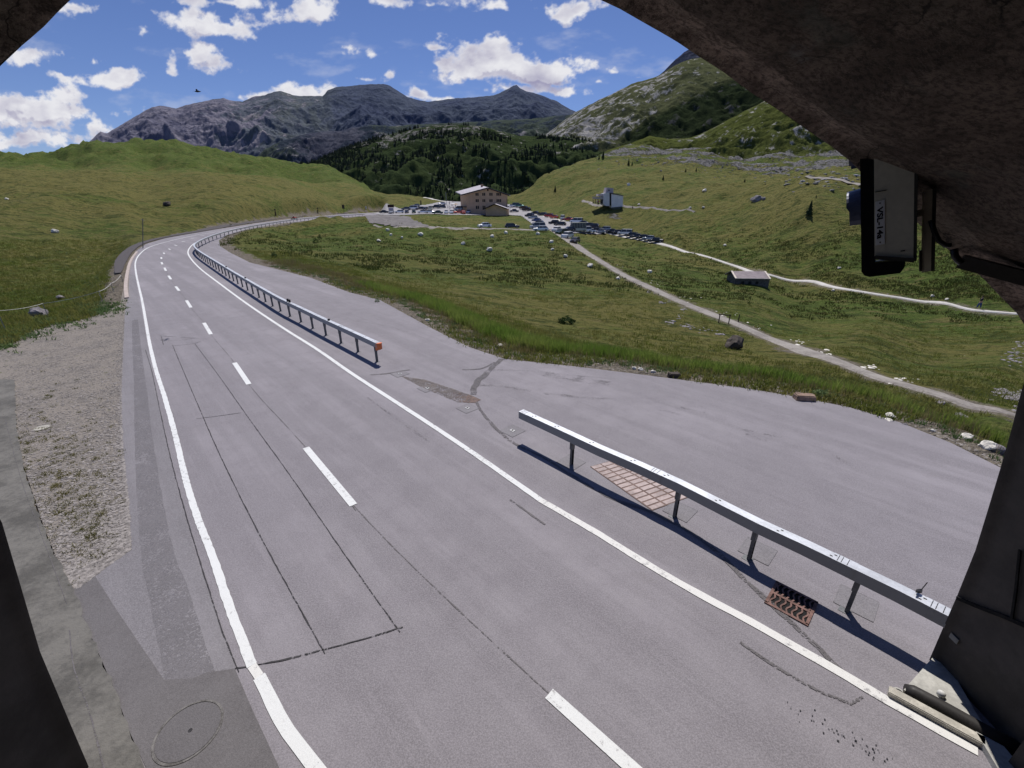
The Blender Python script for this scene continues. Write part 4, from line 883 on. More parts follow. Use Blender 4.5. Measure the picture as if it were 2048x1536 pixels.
# ------------------------------------------------------------------ hotel
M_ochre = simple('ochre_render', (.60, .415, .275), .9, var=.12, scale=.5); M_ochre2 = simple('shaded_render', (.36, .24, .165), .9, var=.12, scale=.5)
M_roof = simple('grey_roof', (.46, .43, .46), .7, var=.2, scale=.6); M_dkwood = simple('dark_wood', (.045, .028, .022), .8, var=.3); M_glass = simple('dark_glass', (.02, .02, .025), .15, var=.1)
def ground_at(px, py): return hit(px, py)
def hotel():
    Yh = 246.0; L = Vector(PY(934, 427, Yh)); R = Vector(PY(1015, 429, Yh - 3)); base = min(L.z, R.z) - 1.0
    rz = math.atan2(R.y - L.y, R.x - L.x); W = (R - L).length; o = empty('hotel', (L.x, L.y, base), rz)
    tag(o, 'large ochre gabled mountain hotel behind the car park, rows of dark windows', 'hotel')
    topR = PY(977.5, 377, Yh)[2] - base; eL = PY(934, 388.5, Yh)[2] - base; eR = PY(1015, 390.5, Yh)[2] - base; ridge = W * .535; Dp = 17.0; g0 = L.z - base
    rb = Vector(PY(961.5, 372.5, Yh + Dp)) - Vector((L.x, L.y, base)); c_, s_ = math.cos(-rz), math.sin(-rz); rbx = rb.x * c_ - rb.y * s_; kx_ = (rbx - ridge) / Dp; kz = (rb.z - topR) / Dp
    sk = lambda x, y, z, up=True: (x + kx_ * y, y, z + (kz * y if up else 0))
    m = MB(); pr = [(0, 0), (W, 0), (W, eR), (ridge, topR), (0, eL)]
    m.add([(x, 0, z) for x, z in pr] + [sk(x, Dp, z, z > 0) for x, z in pr], [(0, 1, 2, 3, 4), (9, 8, 7, 6, 5), (0, 5, 6, 1), (1, 6, 7, 2), (4, 9, 5, 0)]); m.build('wall', M_ochre, o)
    ov = 1.5; th = .45; r = MB()
    sL = (topR - eL) / ridge; sR = (topR - eR) / (W - ridge); zl = eL - ov * 1.6 * sL; zr_ = eR - ov * .7 * sR; xl_, xr_ = -ov * 1.6, W + ov * .7
    pr = [(xl_, zl + .05), (ridge, topR + .05), (xr_, zr_ + .05), (xr_, zr_ + .05 + th), (ridge, topR + .05 + th), (xl_, zl + .05 + th)]
    y0, y1 = -1.2, Dp + 1.2; n = len(pr)
    r.add([sk(x, y0, z) for x, z in pr] + [sk(x, y1, z) for x, z in pr], [(0, 1, 4, 5), (1, 2, 3, 4), (11, 10, 7, 6), (10, 9, 8, 7), (0, 6, 7, 1), (1, 7, 8, 2), (5, 4, 10, 11), (4, 3, 9, 10), (0, 5, 11, 6), (2, 8, 9, 3)])
    rf = r.build('roof', M_roof, o)
    f = MB(); f.beam((xl_, y0 - .03, zl + .2), (ridge, y0 - .03, topR + .2), .12, .5); f.beam((ridge, y0 - .03, topR + .2), (xr_, y0 - .03, zr_ + .2), .12, .5); f.build('fascia', M_dkwood, rf)
    ch = MB(); ch.box((ridge * .9 + kx_ * Dp * .5, Dp * .5, topR + kz * Dp * .5 + .4), (1.1, 1.1, 2.2)); ch.build('chimney', M_ochre2, rf)
    S = W / 81.5
    def gx(px): return (px - 934) * S
    def gz(py): return PY(970, py, Yh)[2] - base
    cols = [((952, 959), 2), ((965.5, 972), 2), ((979.5, 986.5), 3), ((993.5, 1003.5), 3)]
    for (ya, yb) in ((386, 391.5), (398.5, 404), (411.5, 418)):
        for ci, ((xa, xb), k) in enumerate(cols):
            if ya > 410 and ci > 1: continue
            za, zb_ = gz(ya), gz(yb); xa_, xb_ = gx(xa), gx(xb); ww = (xb_ - xa_) / k
            fr_ = MB()
            for q in range(k): fr_.box((xa_ + ww * (q + .5), -.04, (za + zb_) / 2), (ww * .74, .10, abs(za - zb_)))
            w = fr_.build('window', M_dkwood, o); p = MB()
            for q in range(k):
                for h_ in (-.23, .23): p.box((xa_ + ww * (q + .5), -.10, (za + zb_) / 2 + h_ * abs(za - zb_)), (ww * .52, .03, abs(za - zb_) * .36))
            p.build('pane', M_glass, w)
    MB().box((gx(977), -.04, gz(380)), (.8, .1, 1.0)).build('vent', M_dkwood, o)
    MB().box((W * .99, -.06, g0 + 1), (.25, .12, 12)).build('downpipe', M_dkwood, o)
    # annex with its own gable, in front of the right half
    aL, aR = gx(979), gx(1018.5); aw = aR - aL; aD = 9.0; ah = gz(413.5); at_ = gz(408.5); zb0 = -1.5
    a = MB(); c = (aL + aR) / 2 - .5; pr = [(aL, zb0), (aR, zb0), (aR, ah - .5), (c, at_), (aL, ah - .4)]
    a.add([(x, -aD, z) for x, z in pr] + [(x, -.01, z) for x, z in pr], [(0, 1, 2, 3, 4), (0, 5, 6, 1), (1, 6, 7, 2), (4, 9, 5, 0)]); a.build('annex_wall', M_ochre, o)
    ar = MB(); ar.beam((aL - 1.3, -aD / 2 - .4, ah - 1.05), (c, -aD / 2 - .4, at_ + .15), aD + 1.2, .3); ar.beam((c, -aD / 2 - .4, at_ + .15), (aR + .9, -aD / 2 - .4, ah - .85), aD + 1.2, .3)
    af = ar.build('annex_roof', M_roof, o); f = MB(); f.beam((aL - 1.3, -aD - 1.05, ah - 1.1), (c, -aD - 1.05, at_ + .1), .12, .42); f.beam((c, -aD - 1.05, at_ + .1), (aR + .9, -aD - 1.05, ah - .9), .12, .42); f.build('fascia', M_dkwood, af)
    MB().box(((aL + aR) / 2, -aD - .02, zb0 + 1.9), (aw, .06, .5)).build('plinth_band', M_dkwood, o)
    # balcony terrace on the left side
    t = MB(); t.box((-2.2, 4, g0 + 3.2), (4.4, 8, .3)); t.box((-4.2, .3, g0 + 1.6), (.3, .3, 3.2)); t.box((-4.2, 7.7, g0 + 1.6), (.3, .3, 3.2)); t.build('terrace', M_dkwood, o)
    d = MB(); d.box((-.06, 4, g0 + 1.3), (.12, 6, 2.4)); d.build('terrace_door', M_glass, o)
    return o
hotel()
# ------------------------------------------------------------------ chapel
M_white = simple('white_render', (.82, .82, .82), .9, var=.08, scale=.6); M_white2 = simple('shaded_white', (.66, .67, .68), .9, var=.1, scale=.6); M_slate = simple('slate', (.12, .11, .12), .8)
def chapel():
    Yc = 193.0; q = lambda px, py, dy=0: Vector(PY(px, py, Yc + dy)); org = q(1222, 415); o = empty('chapel', org); tag(o, 'small modern white chapel with a slanted tower on the grassy rise', 'chapel')
    A = lambda px, py, dy=0: q(px, py, dy) - org
    dn = Vector((0, 0, -3))
    def hull(name, front, depth, mat, parent=o, sh=(0, 0)):
        n = len(front); vs = [A(*p) for p in front] + [A(*p) + Vector((sh[0], depth, sh[1])) for p in front]
        fs = [tuple(range(n)), tuple(reversed(range(n, 2 * n)))] + [(i, n + i, n + (i + 1) % n, (i + 1) % n) for i in range(n)]
        ob = mesh_obj(name, vs, fs, mat, parent); bm = bmesh.new(); bm.from_mesh(ob.data); bmesh.ops.recalc_face_normals(bm, faces=bm.faces); bm.to_mesh(ob.data); bm.free(); return ob
    hull('wall', [(1223,388,0),(1246.5,392,1.5),(1245.5,413,1.5),(1236,416,.6),(1223,415,0)], 9, M_white)
    hull('apse_wall', [(1209,386.5,.5),(1219,384.5,.2),(1219,412,.2),(1213,412,.3),(1207,409,.6)], 8, M_white2)
    hull('slot_window', [(1219,385.5,.4),(1223,386.5,.4),(1222.5,411.5,.4),(1219,411,.4)], 1, M_black)
    hull('tower', [(1211,386,1.2),(1213.5,375,1.2),(1227,376.5,1.2),(1226.5,388,1.2)], 5, simple('tower_render', (.50, .44, .46), .9))
    r = hull('roof', [(1219,385.2,-.2),(1226,386,-.2),(1247.5,391,1.3),(1247.3,392.3,1.3),(1226,387.6,-.2),(1219,386.6,-.2)], 9.6, M_slate)
    hull('belfry_opening', [(1216,379.5,1.1),(1220,380,1.1),(1220,381.8,1.1),(1216,381.4,1.1)], .3, M_slate)
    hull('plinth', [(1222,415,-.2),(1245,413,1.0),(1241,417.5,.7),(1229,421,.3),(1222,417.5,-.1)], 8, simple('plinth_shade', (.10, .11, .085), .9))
    hull('porch_wall', [(1190,393.5,2),(1207.5,394.5,2),(1207.5,398.8,2),(1191,397.8,2)], 7, simple('porch_render', (.48, .44, .42), .9))
    hull('porch_roof', [(1197,388,3),(1208,388,3),(1208,393,3),(1196,392,3)], 5, simple('porch_fascia', (.52, .48, .49), .9)); hull('porch_opening', [(1203,398.5,2.4),(1207.4,398.6,2.4),(1207.4,408.5,2.4),(1202,407.5,2.4)], 1, M_black)
    pb = MB()
    for px in (1191, 1196, 1201): a = A(px, 398, 2.4); b_ = A(px, 407.5, 2.4); pb.beam(a, b_, .22, .22)
    pb.build('porch_post', simple('porch_post_red', (.20, .12, .10), .8), o)
    return o
chapel()
# ------------------------------------------------------------------ stone hut in the meadow
def hut():
    F0 = Vector(hit(1478, 568)); F1 = Vector(hit(1531, 574.5)); 
    L = Vector((F1.x - F0.x, F1.y - F0.y)); Ln = L.length; rz = math.atan2(L.y, L.x); base = min(F0.z, F1.z) - .6
    o = empty('stone_hut', (F0.x, F0.y, base), rz); tag(o, 'low stone hut with a long pale-edged roof below the gravel path', 'hut')
    k = F0.y * 1.07 / FPX; x0, x1 = -.8 * k * 13, Ln + 8 * k * .6; h = 1.6 + .6; Dp = 4.2
    M_dry = simple('dry_stone', (.16, .145, .13), .95, var=.5, scale=3.5, bump=.9, bscale=6)
    m = MB(); m.add([(x0 + .3, 0, 0), (x1, 0, 0), (x1, 0, h - .1), (x0 + .3, 0, h)] + [(x0 + .3, Dp, 0), (x1, Dp, 0), (x1, Dp, h - .1), (x0 + .3, Dp, h)], [(0, 1, 2, 3), (1, 5, 6, 2), (5, 4, 7, 6), (4, 0, 3, 7)])
    m.add([(x1, 0, h - .1), (x1, Dp, h - .1), (x1, Dp / 2, h + .65), (x0 + .3, 0, h), (x0 + .3, Dp, h), (x0 + .3, Dp / 2, h + .65)], [(0, 1, 2), (5, 4, 3)]); m.build('wall', M_dry, o)
    r = MB(); r.add([(x0, -.45, h - .15), (x1 - .1, -.45, h - .15), (x1 - .1, Dp / 2, h + .8), (x0, Dp / 2, h + .8), (x1 - .1, Dp + .45, h - .15), (x0, Dp + .45, h - .15)] + [(x0, -.45, h - .03), (x1 - .1, -.45, h - .03), (x1 - .1, Dp / 2, h + .92), (x0, Dp / 2, h + .92), (x1 - .1, Dp + .45, h - .03), (x0, Dp + .45, h - .03)],
          [(6, 7, 8, 9), (9, 8, 10, 11), (0, 1, 7, 6), (1, 2, 8, 7), (2, 4, 10, 8), (0, 6, 9, 3), (3, 9, 11, 5), (1, 0, 3, 2), (2, 3, 5, 4)])
    rf = r.build('roof', simple('sheet_roof', (.24, .20, .21), .6, .1, var=.25, scale=1.2), o)
    e = MB()
    for x in (x0 + .12, x1 - .2): e.beam((x, -.48, h - .0), (x, Dp / 2, h + .96), .30, .05); e.beam((x, Dp / 2, h + .96), (x, Dp + .48, h), .30, .05)
    e.beam((x0, -.47, h - .02), (x1 - .1, -.47, h - .02), .08, .10)
    e.build('verge_board', simple('pale_verge', (.72, .64, .54), .7), rf)
    for i in range(3): MB().box((x0 + 1.6 + i * (x1 - x0) * .2, -.02, h * .62), (.5, .06, .5)).build('opening', M_black, o)
hut()

# ------------------------------------------------------------------ rocks
def rock_mesh(name, seed, sub=3, flat_=.7, amp=.35, sharp=True):
    bm = bmesh.new(); bmesh.ops.create_icosphere(bm, subdivisions=sub, radius=1); rr = random.Random(seed)
    pl_ = [(Vector((rr.gauss(0, 1), rr.gauss(0, 1), rr.gauss(0, .8))).normalized(), rr.uniform(.55, .85)) for _ in range(9)]
    for v in bm.verts:
        d = v.co.normalized(); r = 1.0
        for nrm, h in pl_:
            c = d.dot(nrm)
            if c > 0: r = min(r, h / c)
        r *= 1 + amp * noise.fractal(d * 1.7 + Vector((seed, 0, 0)), .8, 2.2, 4) * .5
        v.co = Vector((d.x * r, d.y * r, d.z * r * flat_))
    me = bpy.data.meshes.new(name); bm.to_mesh(me); bm.free(); return me
M_bpale = simple('pale_boulder', (.78, .74, .66), .9, var=.35, scale=2, bump=.7); M_bdark = simple('dark_boulder', (.085, .070, .060), .9, var=.5, scale=1.6, bump=.8); M_bgrey = simple('grey_boulder', (.26, .24, .25), .9, var=.4, scale=2, bump=.8); M_bred = simple('reddish_stone', (.30, .21, .16), .9, var=.4, scale=2, bump=.7)
rocks = [rock_mesh('rock', s) for s in range(8)]
def boulder(px, py, wpx, mat, label, group=None, hr=.7, name='boulder', sink=.25, rz=None, asp=1.0):
    h = hit(px, py)
    if h is None: return
    x, y, z = h; dist = math.hypot(x, y) ; w = wpx / FPX * (y * ct + (H - z) * st) / 2 * 1.12
    me = random.choice(rocks).copy(); me.materials.append(mat); o = link(bpy.data.objects.new(name, me)); hh = w * hr
    o.location = (x, y, z + hh * (.7 - sink)); o.scale = (w, w * asp, hh / .7 * 1.1); o.rotation_euler = (0, 0, random.uniform(0, 6) if rz is None else rz)
    cat = 'flower bush' if False else 'boulder'
    return tag(o, label, cat, group)
G = 'pale boulders scattered over the meadow'
bl = [(775,461.5,7,'pale boulder at the upper left of the meadow, below the grey gravel slope'),(782,471,6,'pale boulder just below the upper left one under the gravel slope'),(841,471,9,'flat pale boulder in the upper left meadow, below the dirt lane'),(758,483,7,'dull boulder at the left of the meadow, left of the other pale stones'),
      (804,476,5,'small dull boulder between two pale ones in the upper left meadow'),(926,489,8,'round pale boulder left of the big pointed white one'),(979,501,12,'largest pointed white boulder in the middle of the meadow'),(984,475.5,9,'flat white boulder directly above the pointed white one'),
      (1012,467.5,8,'white boulder below the dark car on the gravel lane'),(1076,469.5,8,'flat pale boulder beside the junction of the two tracks'),(1103,485,7,'pale boulder left of the last parked car on the dirt track'),(1105,500,7,'pair-like dark and white boulder left of the dirt track'),(1130,514,8,'white boulder in the grass left of the dirt track, halfway down'),
      (1180,534,11,'pale flat boulder near the left edge of the dirt track'),(1236,558,8,'small white boulder where the dirt track narrows'),(1299,546,9,'lone white boulder in the grass right of the dirt track'),(1257,371,7,'small white boulder on the hillside above the chapel'),(1278,410,5,'tiny white boulder right of the chapel'),
      (1409,383,8,'pair-sized pale boulder on the middle of the right hillside'),(1380,417,5,'tiny pale boulder on the hillside path'),(1406,416,5,'tiny pale boulder right of another on the hillside path'),(1450,492,6,'small pale boulder above the gravel path on the right slope'),(1678,537,6,'small pale boulder above the gravel path left of the signal'),(1666,582,6,'small pale boulder below the gravel path'),
      (1864,593,6,'small white boulder just above the gravel path near the right edge'),(1893,600,6,'small white boulder above the gravel path, closest to the hiker'),(110,465,10,'flat pale boulder in the left field'),(14,399,5,'tiny pale stone at the far left of the field'),(1195,452,6,'pale boulder in the grass above the parked cars')]
for px, py, w, lb in bl: boulder(px, py, w * 1.15, M_bpale, lb, G)
boulder(1513, 402, 20, M_bgrey, 'big grey white boulder on the crest of the right hillside', hr=.62); boulder(1527, 399, 8, M_bgrey, 'small grey stone leaning beside the big crest boulder')
boulder(335, 410, 13, M_bdark, 'dark brown boulder alone in the left field', hr=.75); boulder(1467, 697, 36, M_bdark, 'large dark angular boulder between the grass bank and the dirt track', hr=.78, sink=.1, rz=.4)
boulder(80, 633, 26, M_bgrey, 'grey boulder behind the rope fence at the left edge', hr=.8, sink=.15); boulder(122, 597, 12, M_bgrey, 'small grey boulder half hidden in the grass behind the rope fence')
boulder(1780, 834, 19, M_bpale, 'white stone at the asphalt edge, right of the reddish block', hr=.6); boulder(1776, 842, 16, M_bpale, 'flat white stone just in front of another at the asphalt edge', hr=.4)
boulder(1932, 876, 20, M_bpale, 'white stone by the tall grass near the dark tunnel wall', hr=.6); boulder(1973, 896, 26, M_bpale, 'cluster-like white stone closest to the dark tunnel wall', hr=.7); boulder(1992, 903, 24, M_bgrey, 'grey white stone touching the dark tunnel wall in view', hr=.7)
boulder(1808, 851, 9, M_bgrey, 'small grey stone in the gravel edge right of the white stones'); boulder(1865, 862, 8, M_bpale, 'small pale stone in the gravel edge halfway to the tunnel wall'); boulder(1001, 693, 13, M_bpale, 'pale flat stone on the gravel edge near the asphalt crack', hr=.5); boulder(855, 641, 9, M_bpale, 'small white stone at the grass edge of the side lane', hr=.5)
boulder(1268, 738, 9, M_bpale, 'small white stone left of the brown stone block'); boulder(1281, 740, 9, M_bpale, 'small pale stone next to the brown stone block'); boulder(1306, 745, 9, M_bpale, 'small pale stone close against the brown stone block')
boulder(1880, 806, 20, M_bgrey, 'flat grey stone in the grass beyond the verge', hr=.25); boulder(1924, 833, 26, M_bgrey, 'long flat grey stone in the grass near the right wall', hr=.2)
# squared stone blocks on the verge
def block(px, py, wpx, hpx, mat, label, rz):
    x, y, z = hit(px, py); s = (y * ct + (H - z) * st) / FPX; m = MB(); m.box((0, 0, hpx * s / 2 - .03), (wpx * s, wpx * s * .55, hpx * s * 1.1), 0, .93); o = m.build('stone_block', mat)
    bm = bmesh.new(); bm.from_mesh(o.data); bmesh.ops.bevel(bm, geom=bm.edges[:], offset=.03, segments=2, affect='EDGES'); bmesh.ops.subdivide_edges(bm, edges=bm.edges[:], cuts=3, use_grid_fill=True)
    for v in bm.verts: v.co += Vector([noise.noise(v.co * 5 + Vector((k * 7.1, px, 0))) for k in range(3)]) * .045
    bm.to_mesh(o.data); bm.free(); o.location = (x, y, z); o.rotation_euler = (0, 0, rz); return tag(o, label, 'stone block', 'stone blocks on the verge')
block(1347, 754, 25, 10, M_bdark, 'brown squared stone block lying in the grass verge', .1); block(1607, 801, 38, 14, M_bred, 'reddish squared stone block at the edge of the tall grass', -.15)
# stream stones in one bed
def stone_field(name, spots, n, smin, smax, mat, kind='stuff', zoff=0.0, fixed=None):
    base = rock_mesh('tmp', 5, 1, .6, .2); bv = np.array([v.co[:] for v in base.vertices]); bf = np.array([p.vertices[:] for p in base.polygons]); Vs = []; Fs = []; k = 0
    for i in range(n):
        px, py, sx, sy = random.choice(spots) if fixed is None else (0, 0, 0, 0)
        if fixed is None:
            h = hit(random.gauss(px, sx), random.gauss(py, sy))
            if h is None: continue
        else: h = fixed(i)
        if h is None: continue
        s = random.uniform(smin, smax) * (random.random() ** 1.5 * .8 + .5); a = random.uniform(0, 6.28); c_, s_ = math.cos(a), math.sin(a); q = bv * np.array([s * random.uniform(.7, 1.5), s, s * random.uniform(.5, 1)])
        q = np.stack([q[:, 0] * c_ - q[:, 1] * s_ + h[0], q[:, 0] * s_ + q[:, 1] * c_ + h[1], q[:, 2] + h[2] + zoff], 1); Vs.append(q); Fs.append(bf + k * len(bv)); k += 1
    o = np_mesh(name, np.concatenate(Vs), np.concatenate(Fs), mat, smooth=False); return tag(o, kind=kind)
st1 = [(1310,582,8,4),(1330,596,9,4),(1335,604,8,3),(1300,586,4,4),(1370,648,9,3),(1385,654,9,3),(1410,661,9,3),(1340,646,4,2),(1362,632,4,3),(1368,618,4,5),(1440,668,6,4)]
o = stone_field('stream_stones', st1, 80, .10, .28, M_bgrey); tag(o, 'pale stones along the little stream bed beside the dirt track', 'stones')
o = stone_field('loose_stones', [(2030,715,14,9),(2015,790,16,8),(2040,700,8,12),(2036,800,10,10),(2000,783,8,4)], 130, .10, .32, M_bgrey); tag(o, 'grey loose stones in the wash at the right edge', 'stones')
o = stone_field('trackside_stones', [(p[0] + 12, p[1] - 6, 14, 4) for p in trail_px[6:15]], 110, .06, .22, M_bpale); tag(o, 'small pale stones strewn beside the dirt track', 'stones')
# stones on the gravel verge beside the road (denser and coarser next to the asphalt)
gx_ = [(p[0], p[1]) for p in gravel_poly]; gpx = [(262,1100),(256,1000),(245,900),(242,800),(246,700),(252,640)]
def gfix(i):
    py = 640 + (1175 - 640) * random.random() ** .8; xr = np.interp(py, [640, 700, 800, 900, 1000, 1100, 1180], [250, 246, 242, 245, 256, 260, 150]); xl = np.interp(py, [640, 700, 850, 900, 1060, 1180], [100, 0, 20, 40, 90, 140])
    px = xr - (xr - xl) * (random.random() ** 2.4) if random.random() < .75 else random.uniform(xl, xr); x, y, _ = P(px, py); return (x, y, .004)
o = stone_field('gravel_stones', None, 13000, .016, .055, simple('pebbles', (.36, .33, .31), .9, var=.4, scale=11, col2=(.13, .118, .11), obj=False), fixed=gfix); tag(o, 'loose grey pebbles covering the verge beside the road', 'pebbles')
def vfix(i):
    t = random.random() * (len(asph_inner) - 7) + 6; k = min(int(t), len(asph_inner) - 2); a, b_ = asph_inner[k], asph_inner[k + 1]; t -= k
    px = a[0] + (b_[0] - a[0]) * t; py = a[1] + (b_[1] - a[1]) * t - abs(random.gauss(0, 9)) - 3; h = hit(px, py); return h
o = stone_field('verge_pebbles', None, 1800, .015, .06, simple('verge_pebble', (.36, .33, .30), .9, var=.4, scale=11, col2=(.17, .15, .135), obj=False), fixed=vfix); tag(o, 'small pebbles along the grass edge of the forecourt', 'pebbles')

# ------------------------------------------------------------------ vegetation
def leaf_material(name, c1, c2, trans=.25):
    m, nt, b, pos = new_mat(name); n1 = nt.noise(pos, .35, 4, .6); n2 = nt.noise(pos, 9, 3, .6); info = nt.node('ShaderNodeNewGeometry').outputs['Random Per Island']
    c = nt.mix(nt.mr(n1, .35, .65), c1, c2); c = nt.mix(nt.math('MULTIPLY', info, .6), c, tuple(q * .55 for q in c1)); c = nt.mix(nt.mr(n2, .5, .75, 0, .4), c, (.20, .18, .07))
    nt.put(b.inputs['Base Color'], c); b.inputs['Roughness'].default_value = .7; b.inputs['Specular IOR Level'].default_value = .15
    t = nt.node('ShaderNodeBsdfTranslucent'); nt.put(t.inputs[0], c); mx = nt.node('ShaderNodeMixShader'); mx.inputs[0].default_value = trans
    out = m.node_tree.nodes['Material Output']; nt.l.new(b.outputs[0], mx.inputs[1]); nt.l.new(t.outputs[0], mx.inputs[2]); nt.l.new(mx.outputs[0], out.inputs[0]); return m
M_grass = leaf_material('tall_grass_blades', (.17, .27, .045), (.28, .34, .08), .55); M_tuft = leaf_material('meadow_tuft', (.15, .19, .035), (.26, .24, .075), .5); M_straw = leaf_material('straw_grass', (.24, .20, .095), (.32, .25, .13), .35); M_leafy = leaf_material('weed_leaves', (.11, .19, .06), (.20, .27, .11), .35)
def blades(name, centres, n_per, hmin, hmax, width, spread, mat, lean=.35, seed=1):
    r = np.random.default_rng(seed); C_ = np.asarray(centres, float); nC = len(C_); N = nC * n_per
    c = np.repeat(C_, n_per, 0); a = r.uniform(0, 2 * np.pi, N); rad = spread * np.sqrt(r.uniform(0, 1, N)); sc_ = np.repeat(r.uniform(.6, 1.15, nC), n_per)
    b = c + np.stack([rad * np.cos(a), rad * np.sin(a), np.zeros(N)], 1); h = r.uniform(hmin, hmax, N) * sc_; th = r.uniform(0, 2 * np.pi, N); w = width * r.uniform(.7, 1.3, N)
    dx, dy = np.cos(th) * w / 2, np.sin(th) * w / 2; ln = r.normal(0, lean, (N, 2)) * h[:, None] + np.stack([np.cos(a), np.sin(a)], 1) * (h * lean * .6)[:, None]
    z0 = np.zeros(N) - .03; v0 = b + np.stack([-dx, -dy, z0], 1); v1 = b + np.stack([dx, dy, z0], 1); mid = b + np.stack([ln[:, 0] * .3, ln[:, 1] * .3, h * .6], 1)
    v2 = mid + np.stack([dx * .7, dy * .7, 0 * h], 1); v3 = mid + np.stack([-dx * .7, -dy * .7, 0 * h], 1); v4 = b + np.stack([ln[:, 0], ln[:, 1], h], 1)
    V = np.stack([v0, v1, v2, v3, v4], 1).reshape(-1, 3); i = np.arange(N) * 5
    F_ = np.concatenate([np.stack([i, i + 1, i + 2], 1), np.stack([i, i + 2, i + 3], 1), np.stack([i + 3, i + 2, i + 4], 1)]); o = np_mesh(name, V, F_, mat, smooth=False); return tag(o, kind='stuff')
inner = smooth_line([P(*p) for p in asph_inner[7:]], .25); il_ = np.array([(p.x, p.y) for p in inner])
def edge_pts(n, dmin, dmax, s0=0.0, s1=1.0, dens=None):
    out = []
    for _ in range(n * 3):
        if len(out) >= n: break
        i = int(random.uniform(s0, s1) * (len(il_) - 2)); t = Vector(il_[i + 1]) - Vector(il_[i]); t.normalize(); nr = Vector((-t.y, t.x))
        if nr.y < 0: nr = -nr
        d = random.uniform(dmin, dmax); q = Vector(il_[i]) + nr * d
        if dens is not None and random.random() > dens(q, d, i / len(il_)): continue
        if inside(AP, np.array([q.x]), np.array([q.y]))[0]: continue
        out.append((q.x, q.y, hz(q.x, q.y)))
    return out
clump = lambda q, s, o_: .5 + .9 * noise.fractal(Vector((q.x * s, q.y * s, o_)), .8, 2, 3)
# tall green strip behind the forecourt, thinning towards the far bend
tg_ = edge_pts(6200, 2.0, 4.6, .52, .995, lambda q, d, s: float(sstep(.50, .66, s)) * min(1, max(.05, clump(q, .7, 3) + .25)) * float(sstep(1.9, 2.6, d + .6 * noise.noise(Vector((q.x * .6, q.y * .6, 0)))) * sstep(5.0, 3.9, d)))
o = blades('tall_grass', tg_, 12, .35, .72, .020, .16, M_grass, .16, 2); tag(o, 'tall bright green grass along the edge of the forecourt', 'grass')
tg2 = edge_pts(2600, 1.0, 4.6, .30, .995, lambda q, d, s: min(1, max(0, clump(q, 1.1, 9))))
o = blades('straw_grass', tg2, 8, .18, .62, .012, .18, M_straw, .18, 3); tag(o, 'dry straw coloured grass stems along the verge', 'grass')
tg3 = edge_pts(1500, .5, 1.9, .35, .99, lambda q, d, s: min(1, max(0, clump(q, 1.4, 5) - .25)))
o = blades('verge_weeds', tg3, 9, .05, .16, .035, .14, M_leafy, .5, 4); tag(o, 'low leafy weeds and clover on the gravel verge', 'weeds')
tg4 = edge_pts(3600, 2.2, 8.5, .12, .99); o = blades('meadow_grass', tg4, 9, .12, .34, .020, .22, M_tuft, .3, 5); tag(o, 'shorter olive grass behind the tall strip', 'grass')
# tufts over the near and middle meadow
N0 = 42000; pxs = rng.uniform(440, 2048, N0); pys = np.where(rng.random(N0) < .7, rng.uniform(470, 840, N0), rng.uniform(440, 600, N0)); hp_ = hits(pxs, pys)
ok = ~np.isnan(hp_[:, 0]) & (hp_[:, 1] < 170) & ~((pxs < 560) & (pys > 500)); hp_ = hp_[ok]; X_, Y_ = hp_[:, 0], hp_[:, 1]
ok = ~inside(AP, X_, Y_) & (dist_poly([(p[0], p[1]) for p in trail], X_, Y_, False) > 1.8) & (dist_poly([(p[0], p[1]) for p in path], X_, Y_, False) > 1.5) & ~inside(LP_, X_, Y_) & (fbm(X_ * .12, Y_ * .12, 3) > -.12)
pts = [tuple(p) for p in hp_[ok][:13000]]
near_ = [p for p in pts if p[1] < 60]; far_ = [p for p in pts if p[1] >= 60]
o = blades('meadow_tufts', near_, 9, .10, .30, .035, .25, M_tuft, .4, 6); tag(o, 'olive green grass tufts over the near meadow', 'grass')
o = blades('distant_tufts', far_, 7, .18, .42, .11, .55, leaf_material('far_tuft', (.070, .098, .022), (.14, .14, .045), .3), .4, 7); tag(o, 'darker grass tufts over the middle of the meadow', 'grass')
# left field, behind the rope fence
N0 = 9000; hp_ = hits(rng.uniform(-60, 262, N0), rng.uniform(480, 700, N0)); hp_ = hp_[~np.isnan(hp_[:, 0])]; X_, Y_ = hp_[:, 0], hp_[:, 1]
ok = (Y_ > 12) & (Y_ < 110) & ~inside(AP, X_, Y_) & ~(inside(GP, X_, Y_) & (dist_poly(GP, X_, Y_) > .5)); ok &= dist_poly(AP, X_, Y_) > 1.6; pts = [tuple(p) for p in hp_[ok][:5500]]
o = blades('field_grass', pts, 9, .14, .40, .035, .3, M_tuft, .35, 8); tag(o, 'rough grass in the field beyond the gravel verge', 'grass')
pts = [hit(random.gauss(px, sx), random.gauss(py, sy)) for px, py, sx, sy, k in ((30,668,30,8,260),(110,645,30,6,200),(200,620,30,8,220),(10,690,10,6,120)) for _ in range(k)]
o = blades('verge_herbs', [p for p in pts if p], 9, .06, .26, .06, .18, M_leafy, .5, 9); tag(o, 'leafy herbs at the far edge of the gravel verge', 'herbs')
pts = []
for px, py, sx, sy, k in ((130,930,45,60,90),(150,1020,35,50,70),(70,870,25,30,40),(185,1060,25,30,30),(120,960,60,90,80)):
    for _ in range(k):
        x, y, _z = P(random.gauss(px, sx), random.gauss(py, sy))
        if inside(GP, np.array([x]), np.array([y]))[0]: pts.append((x, y, 0))
o = blades('gravel_moss', pts, 22, .02, .07, .016, .09, leaf_material('moss_blades', (.17, .17, .05), (.27, .24, .10), .4), .7, 10); tag(o, 'small yellow green moss tufts growing in the gravel', 'moss')
